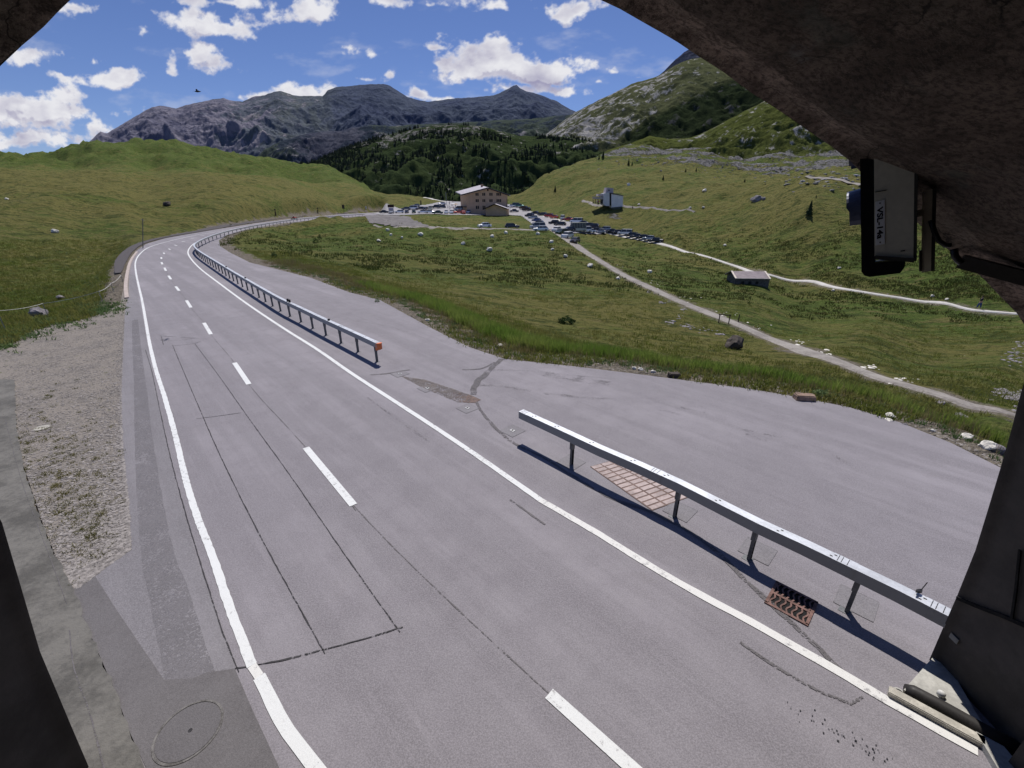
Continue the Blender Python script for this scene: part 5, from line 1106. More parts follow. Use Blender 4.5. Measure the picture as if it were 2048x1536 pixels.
# round dark bush in the near meadow and low shrubs
def bush(px, py, wpx, hpx, label, mat):
    h = hit(px, py)
    if h is None: return
    x, y, z = h; s = (y * ct + (H - z) * st) / FPX; w = wpx * s / 2; hh = hpx * s; r = np.random.default_rng(int(px)); n = 260
    d = r.normal(size=(n, 3)); d[:, 2] = abs(d[:, 2]); d /= np.linalg.norm(d, axis=1)[:, None]; c = d * np.array([w, w, hh]) * (r.uniform(.35, 1, n) ** .5)[:, None]
    q = r.normal(size=(n, 3, 3)) * (w * .13); V = (c[:, None, :] + q).reshape(-1, 3); o = np_mesh('bush', V, np.arange(n * 3).reshape(-1, 3), mat, smooth=False); o.location = (x, y, z); return tag(o, label, 'bush')
M_shrub = leaf_material('shrub_leaves', (.035, .068, .018), (.075, .12, .032), .3)
bush(1132, 647, 34, 13, 'round low dark bush in the near meadow beyond the gravel edge', M_shrub); bush(632, 486, 12, 10, 'small dark shrub on the slope inside the bend, nearest the road', M_shrub); bush(549, 515, 12, 12, 'dark shrub at the inner edge of the bend', M_shrub); bush(640, 478, 8, 10, 'small dark shrub above another on the slope inside the bend', M_shrub)
bush(1640, 795, 34, 16, 'bright leafy clump beside the reddish stone block', M_leafy); bush(755, 605, 10, 10, 'tiny leafy clump at the grass edge of the side lane', M_leafy)
# conifers
M_needle = leaf_material('conifer_needles', (.018, .036, .014), (.035, .062, .020), .08); M_bark = simple('bark', (.06, .045, .035), .9)
def conifer_geo(seed, tiers=7, seg=7):
    r = random.Random(seed); V = []; F_ = []
    for t in range(tiers):
        z0 = .10 + .86 * t / tiers; z1 = z0 + .30 * (1 - t / tiers * .5); rad = .24 * (1 - t / tiers) ** .85 + .02; b = len(V); V.append((r.gauss(0, .01), r.gauss(0, .01), min(z1, 1.02)))
        for k in range(seg * 2):
            a = PI * k / seg + r.uniform(-.2, .2); q = rad * (r.uniform(.8, 1.15) if k % 2 == 0 else r.uniform(.45, .65)); V.append((q * math.cos(a), q * math.sin(a), z0 - (.05 if k % 2 == 0 else 0)))
        for k in range(seg * 2): F_.append((b, b + 1 + k, b + 1 + (k + 1) % (seg * 2)))
    return np.array(V), np.array(F_)
geos = [conifer_geo(s) for s in range(4)]; 
def tree(px, py, hpx, label, group='separate conifers on the hillsides', seed=0, loc=None):
    h = hit(px, py)
    if h is None: return
    x, y, z = h; s = (y * ct + (H - z) * st) / FPX * hpx; V, F_ = geos[seed % 4]; o = empty('conifer_tree', (x, y, z - .1)); tag(o, label, 'tree', group)
    c = np_mesh('crown', V * s, F_, M_needle, o, smooth=False); MB().tube([(0, 0, -.02 * s), (0, 0, .55 * s)], [.022 * s, .008 * s], 6).build('trunk', M_bark, o); return o
for i, (px, py, hp, lb) in enumerate([(1617,431,30,'small lone conifer on the bright slope left of the signal'),(1206,316,14,'taller conifer on the ridge behind the grassy mound'),(1198,318,9,'short conifer leaning beside the taller one on the ridge'),(1257,330,12,'dark conifer on the right of the grassy mound'),(1264,331,8,'low conifer beside the dark one right of the mound'),
        (1150,321,12,'conifer on the far meadow left of the ridge pair'),(1131,318,9,'small conifer at the top left of the grassy mound'),(1166,318,8,'small conifer midway along the mound top'),(1326,360,10,'small conifer on the middle of the right hillside'),(1371,345,9,'small conifer right of the mound, under the rocks'),(1392,343,8,'tiny conifer at the right of the small hillside group'),(1489,364,8,'tiny conifer left of the rock outcrops'),
        (1632,395,6,'very small conifer above the lone one on the bright slope'),(1110,385,14,'slim conifer on the grass above the hotel road'),(1082,352,9,'small conifer at the left shoulder of the mound'),(1098,347,11,'conifer standing second on the left shoulder of the mound')]): tree(px, py, hp, lb, seed=i)
# ------------------------------------------------------------------ parked cars
def car_paint(name, col, metal=.2):
    m, nt, b, pos = new_mat(name); p = nt.node('ShaderNodeTexCoord').outputs['Object']; n = nt.noise(p, 1.2, 4)
    nt.put(b.inputs['Base Color'], nt.mix(nt.mr(n, .3, .7), tuple(c * .88 for c in col), col)); b.inputs['Roughness'].default_value = .28; b.inputs['Metallic'].default_value = metal; b.inputs['Coat Weight'].default_value = .5; return m
PAINT = {k: car_paint('paint_' + k, c) for k, c in dict(white=(.86,.87,.90), silver=(.42,.45,.50), black=(.015,.016,.022), dark=(.035,.037,.06), grey=(.13,.14,.16), red=(.42,.03,.03), orange=(.75,.12,.06), teal=(.05,.22,.24), blue=(.05,.08,.24), green=(.04,.075,.055), brown=(.06,.04,.035), cream=(.50,.50,.42)).items()}
M_cg = simple('car_glass', (.05, .06, .08), .05, var=.1); M_tyre = simple('tyre', (.02, .02, .02), .85); M_rim = simple('wheel_rim', (.35, .35, .36), .4, .6); M_lamp = simple('headlight_glass', (.70, .72, .74), .2); M_tail = simple('tail_lens', (.35, .02, .02), .3)
KINDS = {'hatchback': (4.1, 1.76, .86, 1.45, [(-2.05,.50),(-1.98,.80),(-1.1,.92),(.9,.95),(1.95,.92),(2.05,.60)], (-1.15,-.45,1.15,1.85)),
         'estate': (4.6, 1.82, .90, 1.50, [(-2.3,.50),(-2.22,.80),(-1.2,.94),(1.4,.96),(2.2,.94),(2.3,.60)], (-1.25,-.50,1.65,2.15)),
         'sedan': (4.6, 1.80, .88, 1.42, [(-2.3,.48),(-2.22,.76),(-1.2,.90),(1.2,.94),(2.2,.92),(2.3,.58)], (-1.3,-.55,.85,1.55)),
         'van': (5.0, 1.92, 1.10, 1.98, [(-2.5,.55),(-2.42,1.0),(-1.9,1.1),(1.9,1.12),(2.42,1.12),(2.5,.6)], (-1.95,-1.15,2.2,2.42)),
         'suv': (4.5, 1.88, 1.02, 1.70, [(-2.25,.60),(-2.18,.95),(-1.2,1.05),(1.4,1.08),(2.18,1.05),(2.25,.65)], (-1.25,-.6,1.55,2.1)),
         'motorhome': (6.4, 2.2, 1.15, 2.9, [(-3.2,.55),(-3.1,1.0),(-2.5,1.15),(2.4,1.15),(3.1,1.15),(3.2,.6)], (-2.5,-1.7,3.0,3.12))}
_cm = {}
def car_parts(kind, paint):
    if (kind, paint) in _cm: return _cm[(kind, paint)]
    L, Wd, belt, top, prof, cab = KINDS[kind]; xs = [p[0] for p in prof]; w = Wd / 2
    st_ = []
    for x, z in prof:
        e = abs(x) / (L / 2); ww = w * (1 - .10 * max(0, e - .75) / .25); st_.append([(x, -ww * .96, .22), (x, -ww, .50), (x, -ww * .97, z - .05), (x, -ww * .88, z), (x, ww * .88, z), (x, ww * .97, z - .05), (x, ww, .50), (x, ww * .96, .22)])
    V = [v for s in st_ for v in s]; F_ = []; n = 8
    for i in range(len(st_) - 1):
        for k in range(n): F_.append((i * n + k, i * n + (k + 1) % n, (i + 1) * n + (k + 1) % n, (i + 1) * n + k))
    F_.append(tuple(reversed(range(n)))); F_.append(tuple((len(st_) - 1) * n + k for k in range(n)))
    b = MB(); b.add(V, F_); a0, a1, a2, a3 = cab; r = w * .80
    b.add([(a1, -r, top - .06), (a2, -r, top - .06), (a2, r, top - .06), (a1, r, top - .06), (a1 + .15, -r * .93, top), (a2 - .12, -r * .93, top), (a2 - .12, r * .93, top), (a1 + .15, r * .93, top)], [(0, 1, 5, 4), (1, 2, 6, 5), (2, 3, 7, 6), (3, 0, 4, 7), (4, 5, 6, 7)])
    for xx in ([a1 + .02, (a1 + a2) / 2, a2 - .03] if kind != 'motorhome' else [a1 + .02 + .55 * i for i in range(9)]):
        for s in (-1, 1): b.beam((xx - (.0), s * (w * .885), belt + .02), (xx, s * (r + .005), top - .05), .09 if kind != 'motorhome' else .5, .05)
    body = b.build('body', PAINT[paint]); 
    bm = bmesh.new(); bm.from_mesh(body.data); bmesh.ops.recalc_face_normals(bm, faces=bm.faces); bm.to_mesh(body.data); bm.free()
    g = MB(); wb = w * .87; g.add([(a0, -wb, belt), (a3, -wb, belt), (a3, wb, belt), (a0, wb, belt), (a1, -r, top - .05), (a2, -r, top - .05), (a2, r, top - .05), (a1, r, top - .05)], [(0, 1, 5, 4), (1, 2, 6, 5), (2, 3, 7, 6), (3, 0, 4, 7), (4, 5, 6, 7)]); glass = g.build('windows', M_cg)
    parts = [(body.data, 'body', (0, 0, 0))]; parts.append((glass.data, 'windows', (0, 0, 0))); wr = .33; wx = L / 2 - .82
    wm = MB(); wm.tube([(0, -.11, 0), (0, .11, 0)], wr, 14); t = wm.build('wheel', M_tyre); rm = MB(); rm.tube([(0, -.125, 0), (0, .125, 0)], wr * .62, 10); rr = rm.build('rim', M_rim)
    for sx in (-1, 1):
        for sy in (-1, 1): parts.append((t.data, 'wheel', (sx * wx, sy * (w - .10), wr), (rr.data, 'rim')))
    h = MB().box((0, 0, 0), (.10, .34, .15)).build('headlight', M_lamp); tl = MB().box((0, 0, 0), (.08, .26, .20)).build('tail_light', M_tail); zf, zr2 = prof[1][1] - .14, prof[-2][1] - .18
    for sy in (-1, 1): parts.append((h.data, 'headlight', (-L / 2 + .06, sy * w * .66, zf))); parts.append((tl.data, 'tail_light', (L / 2 - .05, sy * w * .72, zr2)))
    for o in (body, glass, t, rr, h, tl): bpy.data.objects.remove(o)
    _cm[(kind, paint)] = parts; return parts
def car(px, py, kind, paint, head, label, group, scale=1.0, dz=.14):
    h = hit(px, py)
    if h is None: print('no ground for car', px, py); return
    x, y, z = h; o = empty('parked_car' if kind not in ('van', 'motorhome') else ('parked_van' if kind == 'van' else 'motorhome'), (x, y, z + dz), math.radians(head)); o.scale = (scale,) * 3; tag(o, label, {'van': 'van', 'motorhome': 'motorhome'}.get(kind, 'car'), group)
    for p in car_parts(kind, paint):
        c = link(bpy.data.objects.new(p[1], p[0]), o); c.location = p[2]
        if len(p) > 3: link(bpy.data.objects.new(p[3][1], p[3][0]), c)
    return o
G1 = 'cars parked in front of the hotel'; G2 = 'cars parked along the road beside the hotel'; G3 = 'cars parked around the track junction'; G4 = 'cars parked along the gravel path'
HS = 1.12
# heading: the car's nose points along local -x
front = [(768,427,'sedan','black',0,'black car at the left end of the front row, by the notice board'),(783,426.8,'hatchback','white',85,'white car directly under the notice board in the front row'),(799,426.8,'estate','white',10,'white estate, second white car from the left in the front row'),
         (814,426.8,'hatchback','dark',95,'dark hatchback between the second white car and the green one in the front row'),(828,426.8,'suv','green',100,'dark green suv in the left half of the front row'),(845,427.2,'estate','white',8,'white estate in the front row, left of the small white hatchback'),(860,427.4,'hatchback','white',190,'small white hatchback next to the low dark green car in the front row'),
         (876,428.4,'sedan','green',5,'low dark green car in the middle of the front row, next to the gap'),(893,427.6,'hatchback','white',95,'white hatchback in the front row, left one of a white pair'),(904,427.6,'estate','white',85,'white estate in the front row, right one of a white pair'),(917,428,'hatchback','orange',15,'orange red hatchback in the front row'),
         (927,428.4,'sedan','orange',100,'second orange red car, at the corner of the front row'),(938,427,'hatchback','white',80,'white hatchback at the left foot of the hotel facade'),(956,426,'suv','brown',3,'dark brown suv parked under the hotel windows'),(919,421.5,'van','silver',5,'silver van behind the orange red hatchback')]
for f in front: car(*f[:2], f[2], f[3], f[4], f[5], G1, HS, .24)
second = [(812,420.5,'estate','grey',5,'grey estate at the left of the second row of the car park'),(826,419.5,'van','white',5,'white van in the left half of the second row'),(841,420,'estate','dark',12,'dark blue estate in the second row, right of the white van'),(852,420,'sedan','black',80,'black car in the second row, left of the pale van'),(861,421,'van','cream',95,'pale van at the right of the second row'),
          (872,417,'suv','black',0,'black suv in the rear row beside the pale van'),(883,417,'estate','dark',6,'dark estate with a bright windscreen in the rear row'),(884,410.5,'hatchback','white',30,'white hatchback alone by the valley road'),(833,414,'hatchback','silver',3,'silver hatchback at the back of the car park')]
for f in second: car(*f[:2], f[2], f[3], f[4], f[5], G1, HS, .24)
side = [(1022,415,'sedan','white',4,'white car nearest the right wall of the hotel, upper one'),(1030,414,'van','teal',0,'teal van behind the hotel'),(1040,414.5,'estate','teal',170,'teal car right of the teal van behind the hotel'),(1028,425,'sedan','dark',5,'dark car with white roof glare beside the annex'),(1047,419,'estate','black',-35,'black estate on the road right of the annex, upper of two'),
        (1053,422.5,'suv','dark',-35,'dark suv on the road right of the annex, lower of two')]
for f in side: car(*f[:2], f[2], f[3], f[4], f[5], G2, HS, .24)
r = -32
junc = [(1059,434,'suv','dark',r,'dark suv at the top of the left kerb row near the junction'),(1066,438,'estate','silver',r + 20,'silver blue estate, second in the left kerb row'),(1073,443.5,'hatchback','blue',r,'blue hatchback in the left kerb row'),(1077,451,'suv','black',r + 10,'black suv behind the silver cars by the lane mouth'),(1075,458.5,'van','silver',8,'silver van at the mouth of the gravel lane'),(1081,463,'estate','white',5,'white estate closest to the boulders at the lane mouth'),
        (1071,428.5,'sedan','black',r,'black car at the start of the right kerb row'),(1085,431.5,'estate','dark',r,'dark estate, second in the right kerb row'),(1098,434.6,'suv','red',r,'red suv in the right kerb row'),(1108,437,'hatchback','orange',r,'red hatchback with a pale bonnet next to the red suv'),(1125,440,'van','silver',80,'silver van standing end on in the right kerb row'),(1137,442,'sedan','red',r + 10,'dark red car right of the silver van'),
        (1108,449,'suv','black',r + 15,'black suv in the island row, left one'),(1120,452,'estate','black',r + 15,'black estate in the island row, right one')]
for f in junc: car(*f[:2], f[2], f[3], f[4], f[5], G3, 1.0)
track = [(1113,464,'hatchback','white',60,'white hatchback at the head of the row going down the dirt track'),(1123,469,'estate','green',50,'dark green estate, second in the row down the dirt track'),(1134.5,477,'suv','white',55,'white suv, second from the end of the row down the dirt track'),(1150,487,'hatchback','brown',65,'dark brown hatchback at the lower end of the row on the dirt track')]
for f in track: car(*f[:2], f[2], f[3], f[4], f[5], G3, 1.0)
r = -25
pth = [(1153,447,'van','white',r,'white van on the hill side of the gravel path'),(1166,450,'sedan','dark',r,'dark car right behind the white van on the hill side'),(1176,454.5,'estate','black',r,'black estate on the hill side, third after the white van'),(1186,457,'suv','dark',r,'dark suv on the hill side beside the small pale boulder'),
       (1138,463,'hatchback','dark',20,'dark hatchback left of the motorhome'),(1153,464,'motorhome','cream',8,'cream motorhome in the middle of the cars on the gravel path'),(1168,465.5,'van','white',10,'white van right of the motorhome'),(1180,466.5,'hatchback','white',0,'white hatchback, second after the motorhome'),(1193,464,'estate','dark',r,'dark estate where the path narrows'),
       (1200,467,'hatchback','silver',r,'silver hatchback on the verge of the gravel path'),(1210,463,'suv','silver',r,'silver suv at the bend of the gravel path'),(1224,466.6,'sedan','black',r,'black car right of the silver suv'),(1235,468.5,'hatchback','dark',r,'dark hatchback left of the white van further down'),(1250,471,'van','white',r - 3,'white van halfway down the path'),
       (1263,474.5,'estate','black',r - 3,'black estate right below the halfway white van'),(1274,477,'sedan','dark',r - 3,'dark sedan in the dark group down the path'),(1286,479,'hatchback','black',r - 3,'black hatchback left of the last silver car'),(1298,481.5,'hatchback','silver',r - 3,'last silver hatchback, second from the end of the path row'),(1311,485.5,'sedan','black',r - 3,'low black car at the far right end of the row on the path')]
for f in pth: car(*f[:2], f[2], f[3], f[4], f[5], G4, 1.0)
car(969, 456.2, 'hatchback', 'white', 20, 'white hatchback alone on the gravel lane under the grass bank', 'cars on the gravel lane', 1.05, .2); car(1024, 457.5, 'estate', 'dark', 185, 'dark estate alone on the gravel lane near the junction', 'cars on the gravel lane', 1.05, .2)

# ------------------------------------------------------------------ people
SKIN = simple('skin', (.50, .32, .24), .6, var=.1); 
def body_mesh(name, joints, edges, radii, mat, root=0):
    me = bpy.data.meshes.new(name); me.from_pydata(joints, edges, []); o = bpy.data.objects.new(name, me); COL.objects.link(o); m = o.modifiers.new('s', 'SKIN'); 
    for v, r in zip(me.skin_vertices[0].data, radii): v.radius = (r, r)
    me.skin_vertices[0].data[root].use_root = True; s = o.modifiers.new('u', 'SUBSURF'); s.levels = 1; s.render_levels = 1
    bpy.context.view_layer.update(); nm = bpy.data.meshes.new_from_object(o.evaluated_get(bpy.context.evaluated_depsgraph_get())); bpy.data.objects.remove(o); nm.materials.clear(); nm.materials.append(mat); nm.polygons.foreach_set('use_smooth', [True] * len(nm.polygons)); return nm
def person(loc, rz, label, top, legs, stride=.18, arm=.15, hair=(.05, .03, .02), group=None, seated=False):
    o = empty('person', loc, rz); tag(o, label, 'person', group); s = stride
    if seated:
        J = [(0,0,.85),(0,0,1.05),(-.06,0,1.25),(-.08,0,1.38),(-.09,0,1.52),(-.08,.17,1.32),(-.30,.22,1.12),(-.52,.22,1.10),(-.08,-.17,1.32),(-.30,-.22,1.12),(-.52,-.22,1.10),(-.40,.16,.80),(-.25,.18,.42),(-.36,.18,.38),(-.40,-.16,.80),(-.25,-.18,.42),(-.36,-.18,.38),(-.10,0,1.66)]
        E = [(0,1),(1,2),(2,3),(3,4),(4,17),(2,5),(5,6),(6,7),(2,8),(8,9),(9,10),(0,11),(11,12),(12,13),(0,14),(14,15),(15,16)]
    else:
        J = [(0,0,.92),(0,0,1.12),(0,0,1.34),(0,0,1.46),(0,0,1.55),(0,.18,1.40),(arm,.24,1.13),(-arm * .6,.25,.88),(0,-.18,1.40),(-arm,-.24,1.13),(-arm * 1.6,-.25,.88),(-s * .6,.09,.50),(-s,.10,.08),(-s - .16,.10,.04),(s * .5,-.09,.50),(s,-.10,.08),(s - .16,-.10,.04),(-.01,0,1.70)]
        E = [(0,1),(1,2),(2,3),(3,4),(4,17),(2,5),(5,6),(6,7),(2,8),(8,9),(9,10),(0,11),(11,12),(12,13),(0,14),(14,15),(15,16)]
    R = [.13,.125,.15,.06,.085,.06,.045,.035,.06,.045,.035,.08,.05,.035,.08,.05,.035,.095]
    link(bpy.data.objects.new('body', body_mesh('body', J, E, R, SKIN)), o)
    link(bpy.data.objects.new('jacket', body_mesh('jacket', [J[0],J[1],J[2],J[5],J[6],J[8],J[9]], [(0,1),(1,2),(2,3),(3,4),(2,5),(5,6)], [.155,.15,.175,.085,.06,.085,.06], top)), o)
    link(bpy.data.objects.new('trousers', body_mesh('trousers', [J[0],J[11],J[12],J[14],J[15]], [(0,1),(1,2),(0,3),(3,4)], [.155,.10,.07,.10,.07], legs)), o)
    h = Vector(J[17]); hm = MB(); hm.tube([h + Vector((.02, 0, -.02)), h + Vector((.015, 0, .06)), h + Vector((.01, 0, .115))], [.105, .095, .03], 8); hm.build('hair', simple('hair', hair, .8), o, True); return o
CL = {k: simple('cloth_' + k, c, .85) for k, c in dict(black=(.02,.02,.025), white=(.65,.65,.65), red=(.40,.04,.04), blue=(.04,.07,.22), tan=(.38,.28,.18), grey=(.16,.16,.17), green=(.06,.14,.07)).items()}
def person_at(px, py, rz, label, top, legs, group, **k):
    h = hit(px, py)
    if h: return person((h[0], h[1], h[2] + .12), math.radians(rz), label, CL[top], CL[legs], group=group, **k)
for a in ((896,417,20,'person in dark clothes standing at the left of the crowd by the hotel terrace','black','blue'),(900,419.5,100,'person in a white top at the front of the crowd by the hotel','white','black'),(904,413,200,'person in a tan top further back in the crowd by the hotel','tan','grey'),(908,420,60,'person in a red top walking between the car park and the terrace','red','black'),
          (911,416,150,'person in blue beside the hotel terrace','blue','grey'),(890,414.5,0,'person in a grey jacket on the valley road end of the car park','grey','black'),(899,409,80,'person in a white shirt near the flag pole','white','blue'),(906,407,10,'person in a green jacket at the back of the crowd','green','black')): person_at(*a[:6], 'people outside the hotel')
for a in ((1186,408.5,20,'person in black standing left of the chapel porch','black','black'),(1194,409,120,'person in white in front of the chapel porch posts','white','grey'),(1197,410,70,'person in dark red beside the chapel wall','red','black')): person_at(*a[:6], 'people at the chapel')
person_at(1265, 419, 0, 'person in dark clothes walking right of the chapel', 'black', 'black', 'people at the chapel')
person_at(1956, 618, 180, 'hiker in dark clothes on the gravel path near the right edge', 'black', 'blue', 'walkers on the gravel path')
# motorcycle and rider coming up the far road
mx, my, mz = P(589, 440.5); mo = empty('motorcycle', (mx, my, 0), math.radians(20)); tag(mo, 'dark motorcycle riding along the far straight of the road', 'motorcycle'); mo.scale = (1.15,) * 3
for sx in (-.72, .72):
    V = MB(); pts = [(.30 * math.cos(2 * PI * k / 16) + sx, 0, .32 + .30 * math.sin(2 * PI * k / 16)) for k in range(17)]; V.tube(pts, .06, 6, False); w = V.build('wheel', M_tyre, mo, True); MB().tube([(sx, -.03, .32), (sx, .03, .32)], .2, 10).build('rim', M_rim, w)
MB().tube([(-.62, 0, .70), (-.3, 0, .92), (.1, 0, .86), (.5, 0, .80), (.9, 0, .86)], [.10, .2, .17, .14, .05], 8).build('body', PAINT['red'], mo, True)
MB().box((0, 0, .48), (.5, .3, .34)).build('engine', M_galv2, mo); MB().beam((-.35, -.36, 1.05), (-.35, .36, 1.05), .05, .05).build('handlebar', M_black, mo); MB().beam((-.72, 0, .32), (-.42, 0, 1.0), .16, .07).build('fork', M_galv2, mo)
person((mx + .1, my, .08), math.radians(20), 'motorcyclist in black with a pale helmet riding the motorcycle', CL['black'], CL['black'], seated=True, hair=(.7, .7, .7))

# ------------------------------------------------------------------ small things along the road
def pole_sign(px, py, hpx, label, kind, name='delineator'):
    h = hit(px, py) 
    x, y, z = h; s = (y * ct + (H - z) * st) / FPX; o = empty(name, (x, y, z)); tag(o, label, 'road sign'); t = hpx * s
    MB().tube([(0, 0, -.1), (0, 0, t * (.95 if kind else .8))], .05 * max(1, s * 6), 8).build('pole', M_dkwood if kind != 2 else M_galv2, o)
    if kind == 0: m = MB(); m.tube([(0, -.03, t * .78), (0, .03, t * .78)], t * .12, 12); m.build('panel', M_bdark, o); MB().box((0, 0, t * .3), (t * .16, .08, t * .5)).build('board', M_bdark, o)
    elif kind == 1: MB().box((0, 0, t * .74), (t * .30, .12, t * .46)).build('panel', M_bdark, o)
    return o
pole_sign(552, 432, 15, 'dark slim road sign beyond the far road, leftmost of three', 0, 'road_sign'); pole_sign(636, 427, 12, 'dark road sign beyond the far road, middle of three', 0, 'road_sign'); pole_sign(688, 426, 16, 'dark square road sign beyond the far road, rightmost of three', 1, 'road_sign')
h = hit(783, 428); s = (h[1] * ct) / FPX; o = empty('notice_board', h); tag(o, 'big dark board on pale posts at the left end of the car park', 'notice board')
for q in (-5.5, 5.5): MB().box((q * s * .8, 0, 5 * s), (.25, .25, 12 * s)).build('post', M_galv, o)
MB().box((0, 0, 15 * s), (12.5 * s, .3, 5.5 * s)).build('panel', M_dkwood, o); MB().box((0, -.02, 9.6 * s), (10 * s, .2, 4 * s)).build('lower_panel', simple('pale_board', (.42, .40, .50), .6), o)
h = hit(842, 409); o = empty('marker_post', h); tag(o, 'dark upright marker on the grass behind the car park', 'marker'); MB().box((0, 0, 1.2), (.8, .4, 2.4), 0, .7).build('post', M_bdark, o)
h = hit(732, 417.5); o = empty('marker_post', h); tag(o, 'pale short marker in the grass beyond the far road', 'marker'); MB().box((0, 0, .7), (.7, .4, 1.4)).build('post', M_white2, o)
h = hit(893, 411); o = empty('flag_pole', h); tag(o, 'thin pale flag pole beside the hotel crowd', 'flag pole'); MB().tube([(0, 0, 0), (0, 0, 7.5)], .12, 8).build('pole', M_galv, o)
for i, (px, py, mt, lb) in enumerate(((899, 414, 'tan', 'closed tan parasol left of the others on the hotel terrace'), (906, 415.5, 'white', 'pale parasol in the middle of the hotel terrace'), (912, 417, 'tan', 'tan parasol closest to the hotel wall'))):
    h = hit(px, py); o = empty('parasol', h); tag(o, lb, 'parasol', 'parasols on the hotel terrace'); MB().tube([(0, 0, 0), (0, 0, 2.6)], .05, 6).build('pole', M_galv2, o); MB().tube([(0, 0, 2.1), (0, 0, 2.75)], [1.5 if i else .35, .05], 8, False).build('canopy', CL[mt], o)
# utility pole in the left field
h = hit(286, 497); s = (h[1] * ct + H * st) / FPX; o = empty('utility_pole', h); o.rotation_euler = (0, math.radians(17), 0); tag(o, 'thin grey pole standing in the grass left of the bend', 'pole'); MB().tube([(0, 0, -.2), (0, 0, 58 * s)], [.07, .05], 8).build('shaft', simple('grey_pole', (.20, .19, .16), .8), o); MB().box((0, 0, 56 * s), (.5, .06, .06)).build('cross_arm', M_galv2, o)
# rope fence at the left
fpx = [(-60,662,40),(10,667,40),(97,640,34),(150,612,0),(205,607,24),(232,583,20),(246,566,14)]
tops = []; fen = empty('rope_fence', (0, 0, 0)); tag(fen, 'low rope fence on thin posts at the far side of the gravel verge', 'fence'); M_post = simple('weathered_post', (.32, .31, .27), .9)
for px, py, hp in [(-60,672,42),(12,662,42),(98,638,32),(205,604,22),(228,584,18),(246,564,14)]:
    h = hit(px, py); s = (h[1] * ct + (H - h[2]) * st) / FPX; t = hp * s; MB().tube([(h[0], h[1], h[2] - .1), (h[0], h[1], h[2] + t)], .022, 6).build('post', M_post, fen); tops.append(Vector((h[0], h[1], h[2] + t - .03)))
rp = []
for a, b_ in zip(tops, tops[1:]):
    for k in range(8): t = k / 8; q = a.lerp(b_, t); q.z -= .10 * 4 * t * (1 - t); rp.append(q)
rp.append(tops[-1]); MB().tube(rp, .016, 6).build('rope', simple('pale_rope', (.55, .54, .50), .9), fen)
# wooden rail by the track
a, b_ = Vector(hit(1437, 646)), Vector(hit(1457, 648)); o = empty('wooden_rail', a); tag(o, 'small dark wooden barrier rail beside the dirt track', 'barrier'); d = b_ - a
for q in (Vector((0, 0, 0)), d): MB().tube([q, q + Vector((0, 0, .95))], .05, 6).build('post', M_dkwood, o)
MB().beam(Vector((0, 0, .88)) - d * .1, d * 1.1 + Vector((0, 0, .95)), .08, .08).build('rail', M_dkwood, o)
c = Vector(hit(1476, 646)); o = empty('wooden_post', c); tag(o, 'thin wooden post on the far side of the dirt track opposite the barrier rail', 'post'); MB().tube([(0, 0, -.1), (0, 0, .95)], .05, 6).build('shaft', M_dkwood, o)

# ------------------------------------------------------------------ mountains
def layer(name, sil, Yr, Yb, zb, amp, mat, nt_=420, ns=170, pw=1.25, fs=(300, 300), keep=.06, sd=0.0, bumps=0.0):
    t = np.array([tanaz(*p) for p in sil]); e = np.array([-ratio(*p) for p in sil]); T = np.linspace(t[0], t[-1], nt_); E = np.interp(T, t, e)
    S = np.concatenate([np.linspace(0, 1, ns), np.linspace(1.02, 1.25, 8)]); TT, SS = np.meshgrid(T, S); Y = Yb + (Yr - Yb) * SS; X = TT * Y; zr = H + E[None, :] * Yr
    f = np.where(SS <= 1, SS ** pw, 1 - (SS - 1) * 2.0); Zm = zb + (zr - zb) * f
    m = np.where(SS <= 1, (1 - SS) ** .8 * np.minimum(1, SS * 3) + keep, keep)
    nz = ridged(X / fs[0] + sd, Y / fs[1] + sd, 7, .46); Zm = Zm + amp * m * (nz - .5) + (fbm(X / 60 + sd, Y / 60, 4) * bumps) * m
    cap = H + (E[None, :] - .0016 * (1 - np.minimum(SS, 1)) ** .7 * 6 + .0012 * fbm(TT * 60 + sd, SS * 3, 3)) * Y; Zm = np.where(SS <= 1, np.minimum(Zm, cap), Zm)
    gi = np.arange(TT.size).reshape(TT.shape); F_ = np.stack([gi[:-1, :-1], gi[:-1, 1:], gi[1:, 1:], gi[1:, :-1]], -1).reshape(-1, 4)
    o = np_mesh(name, np.stack([X, Y, Zm], -1).reshape(-1, 3), F_, mat); tag(o, kind='structure'); return o, (T, S, X, Y, Zm, nz)
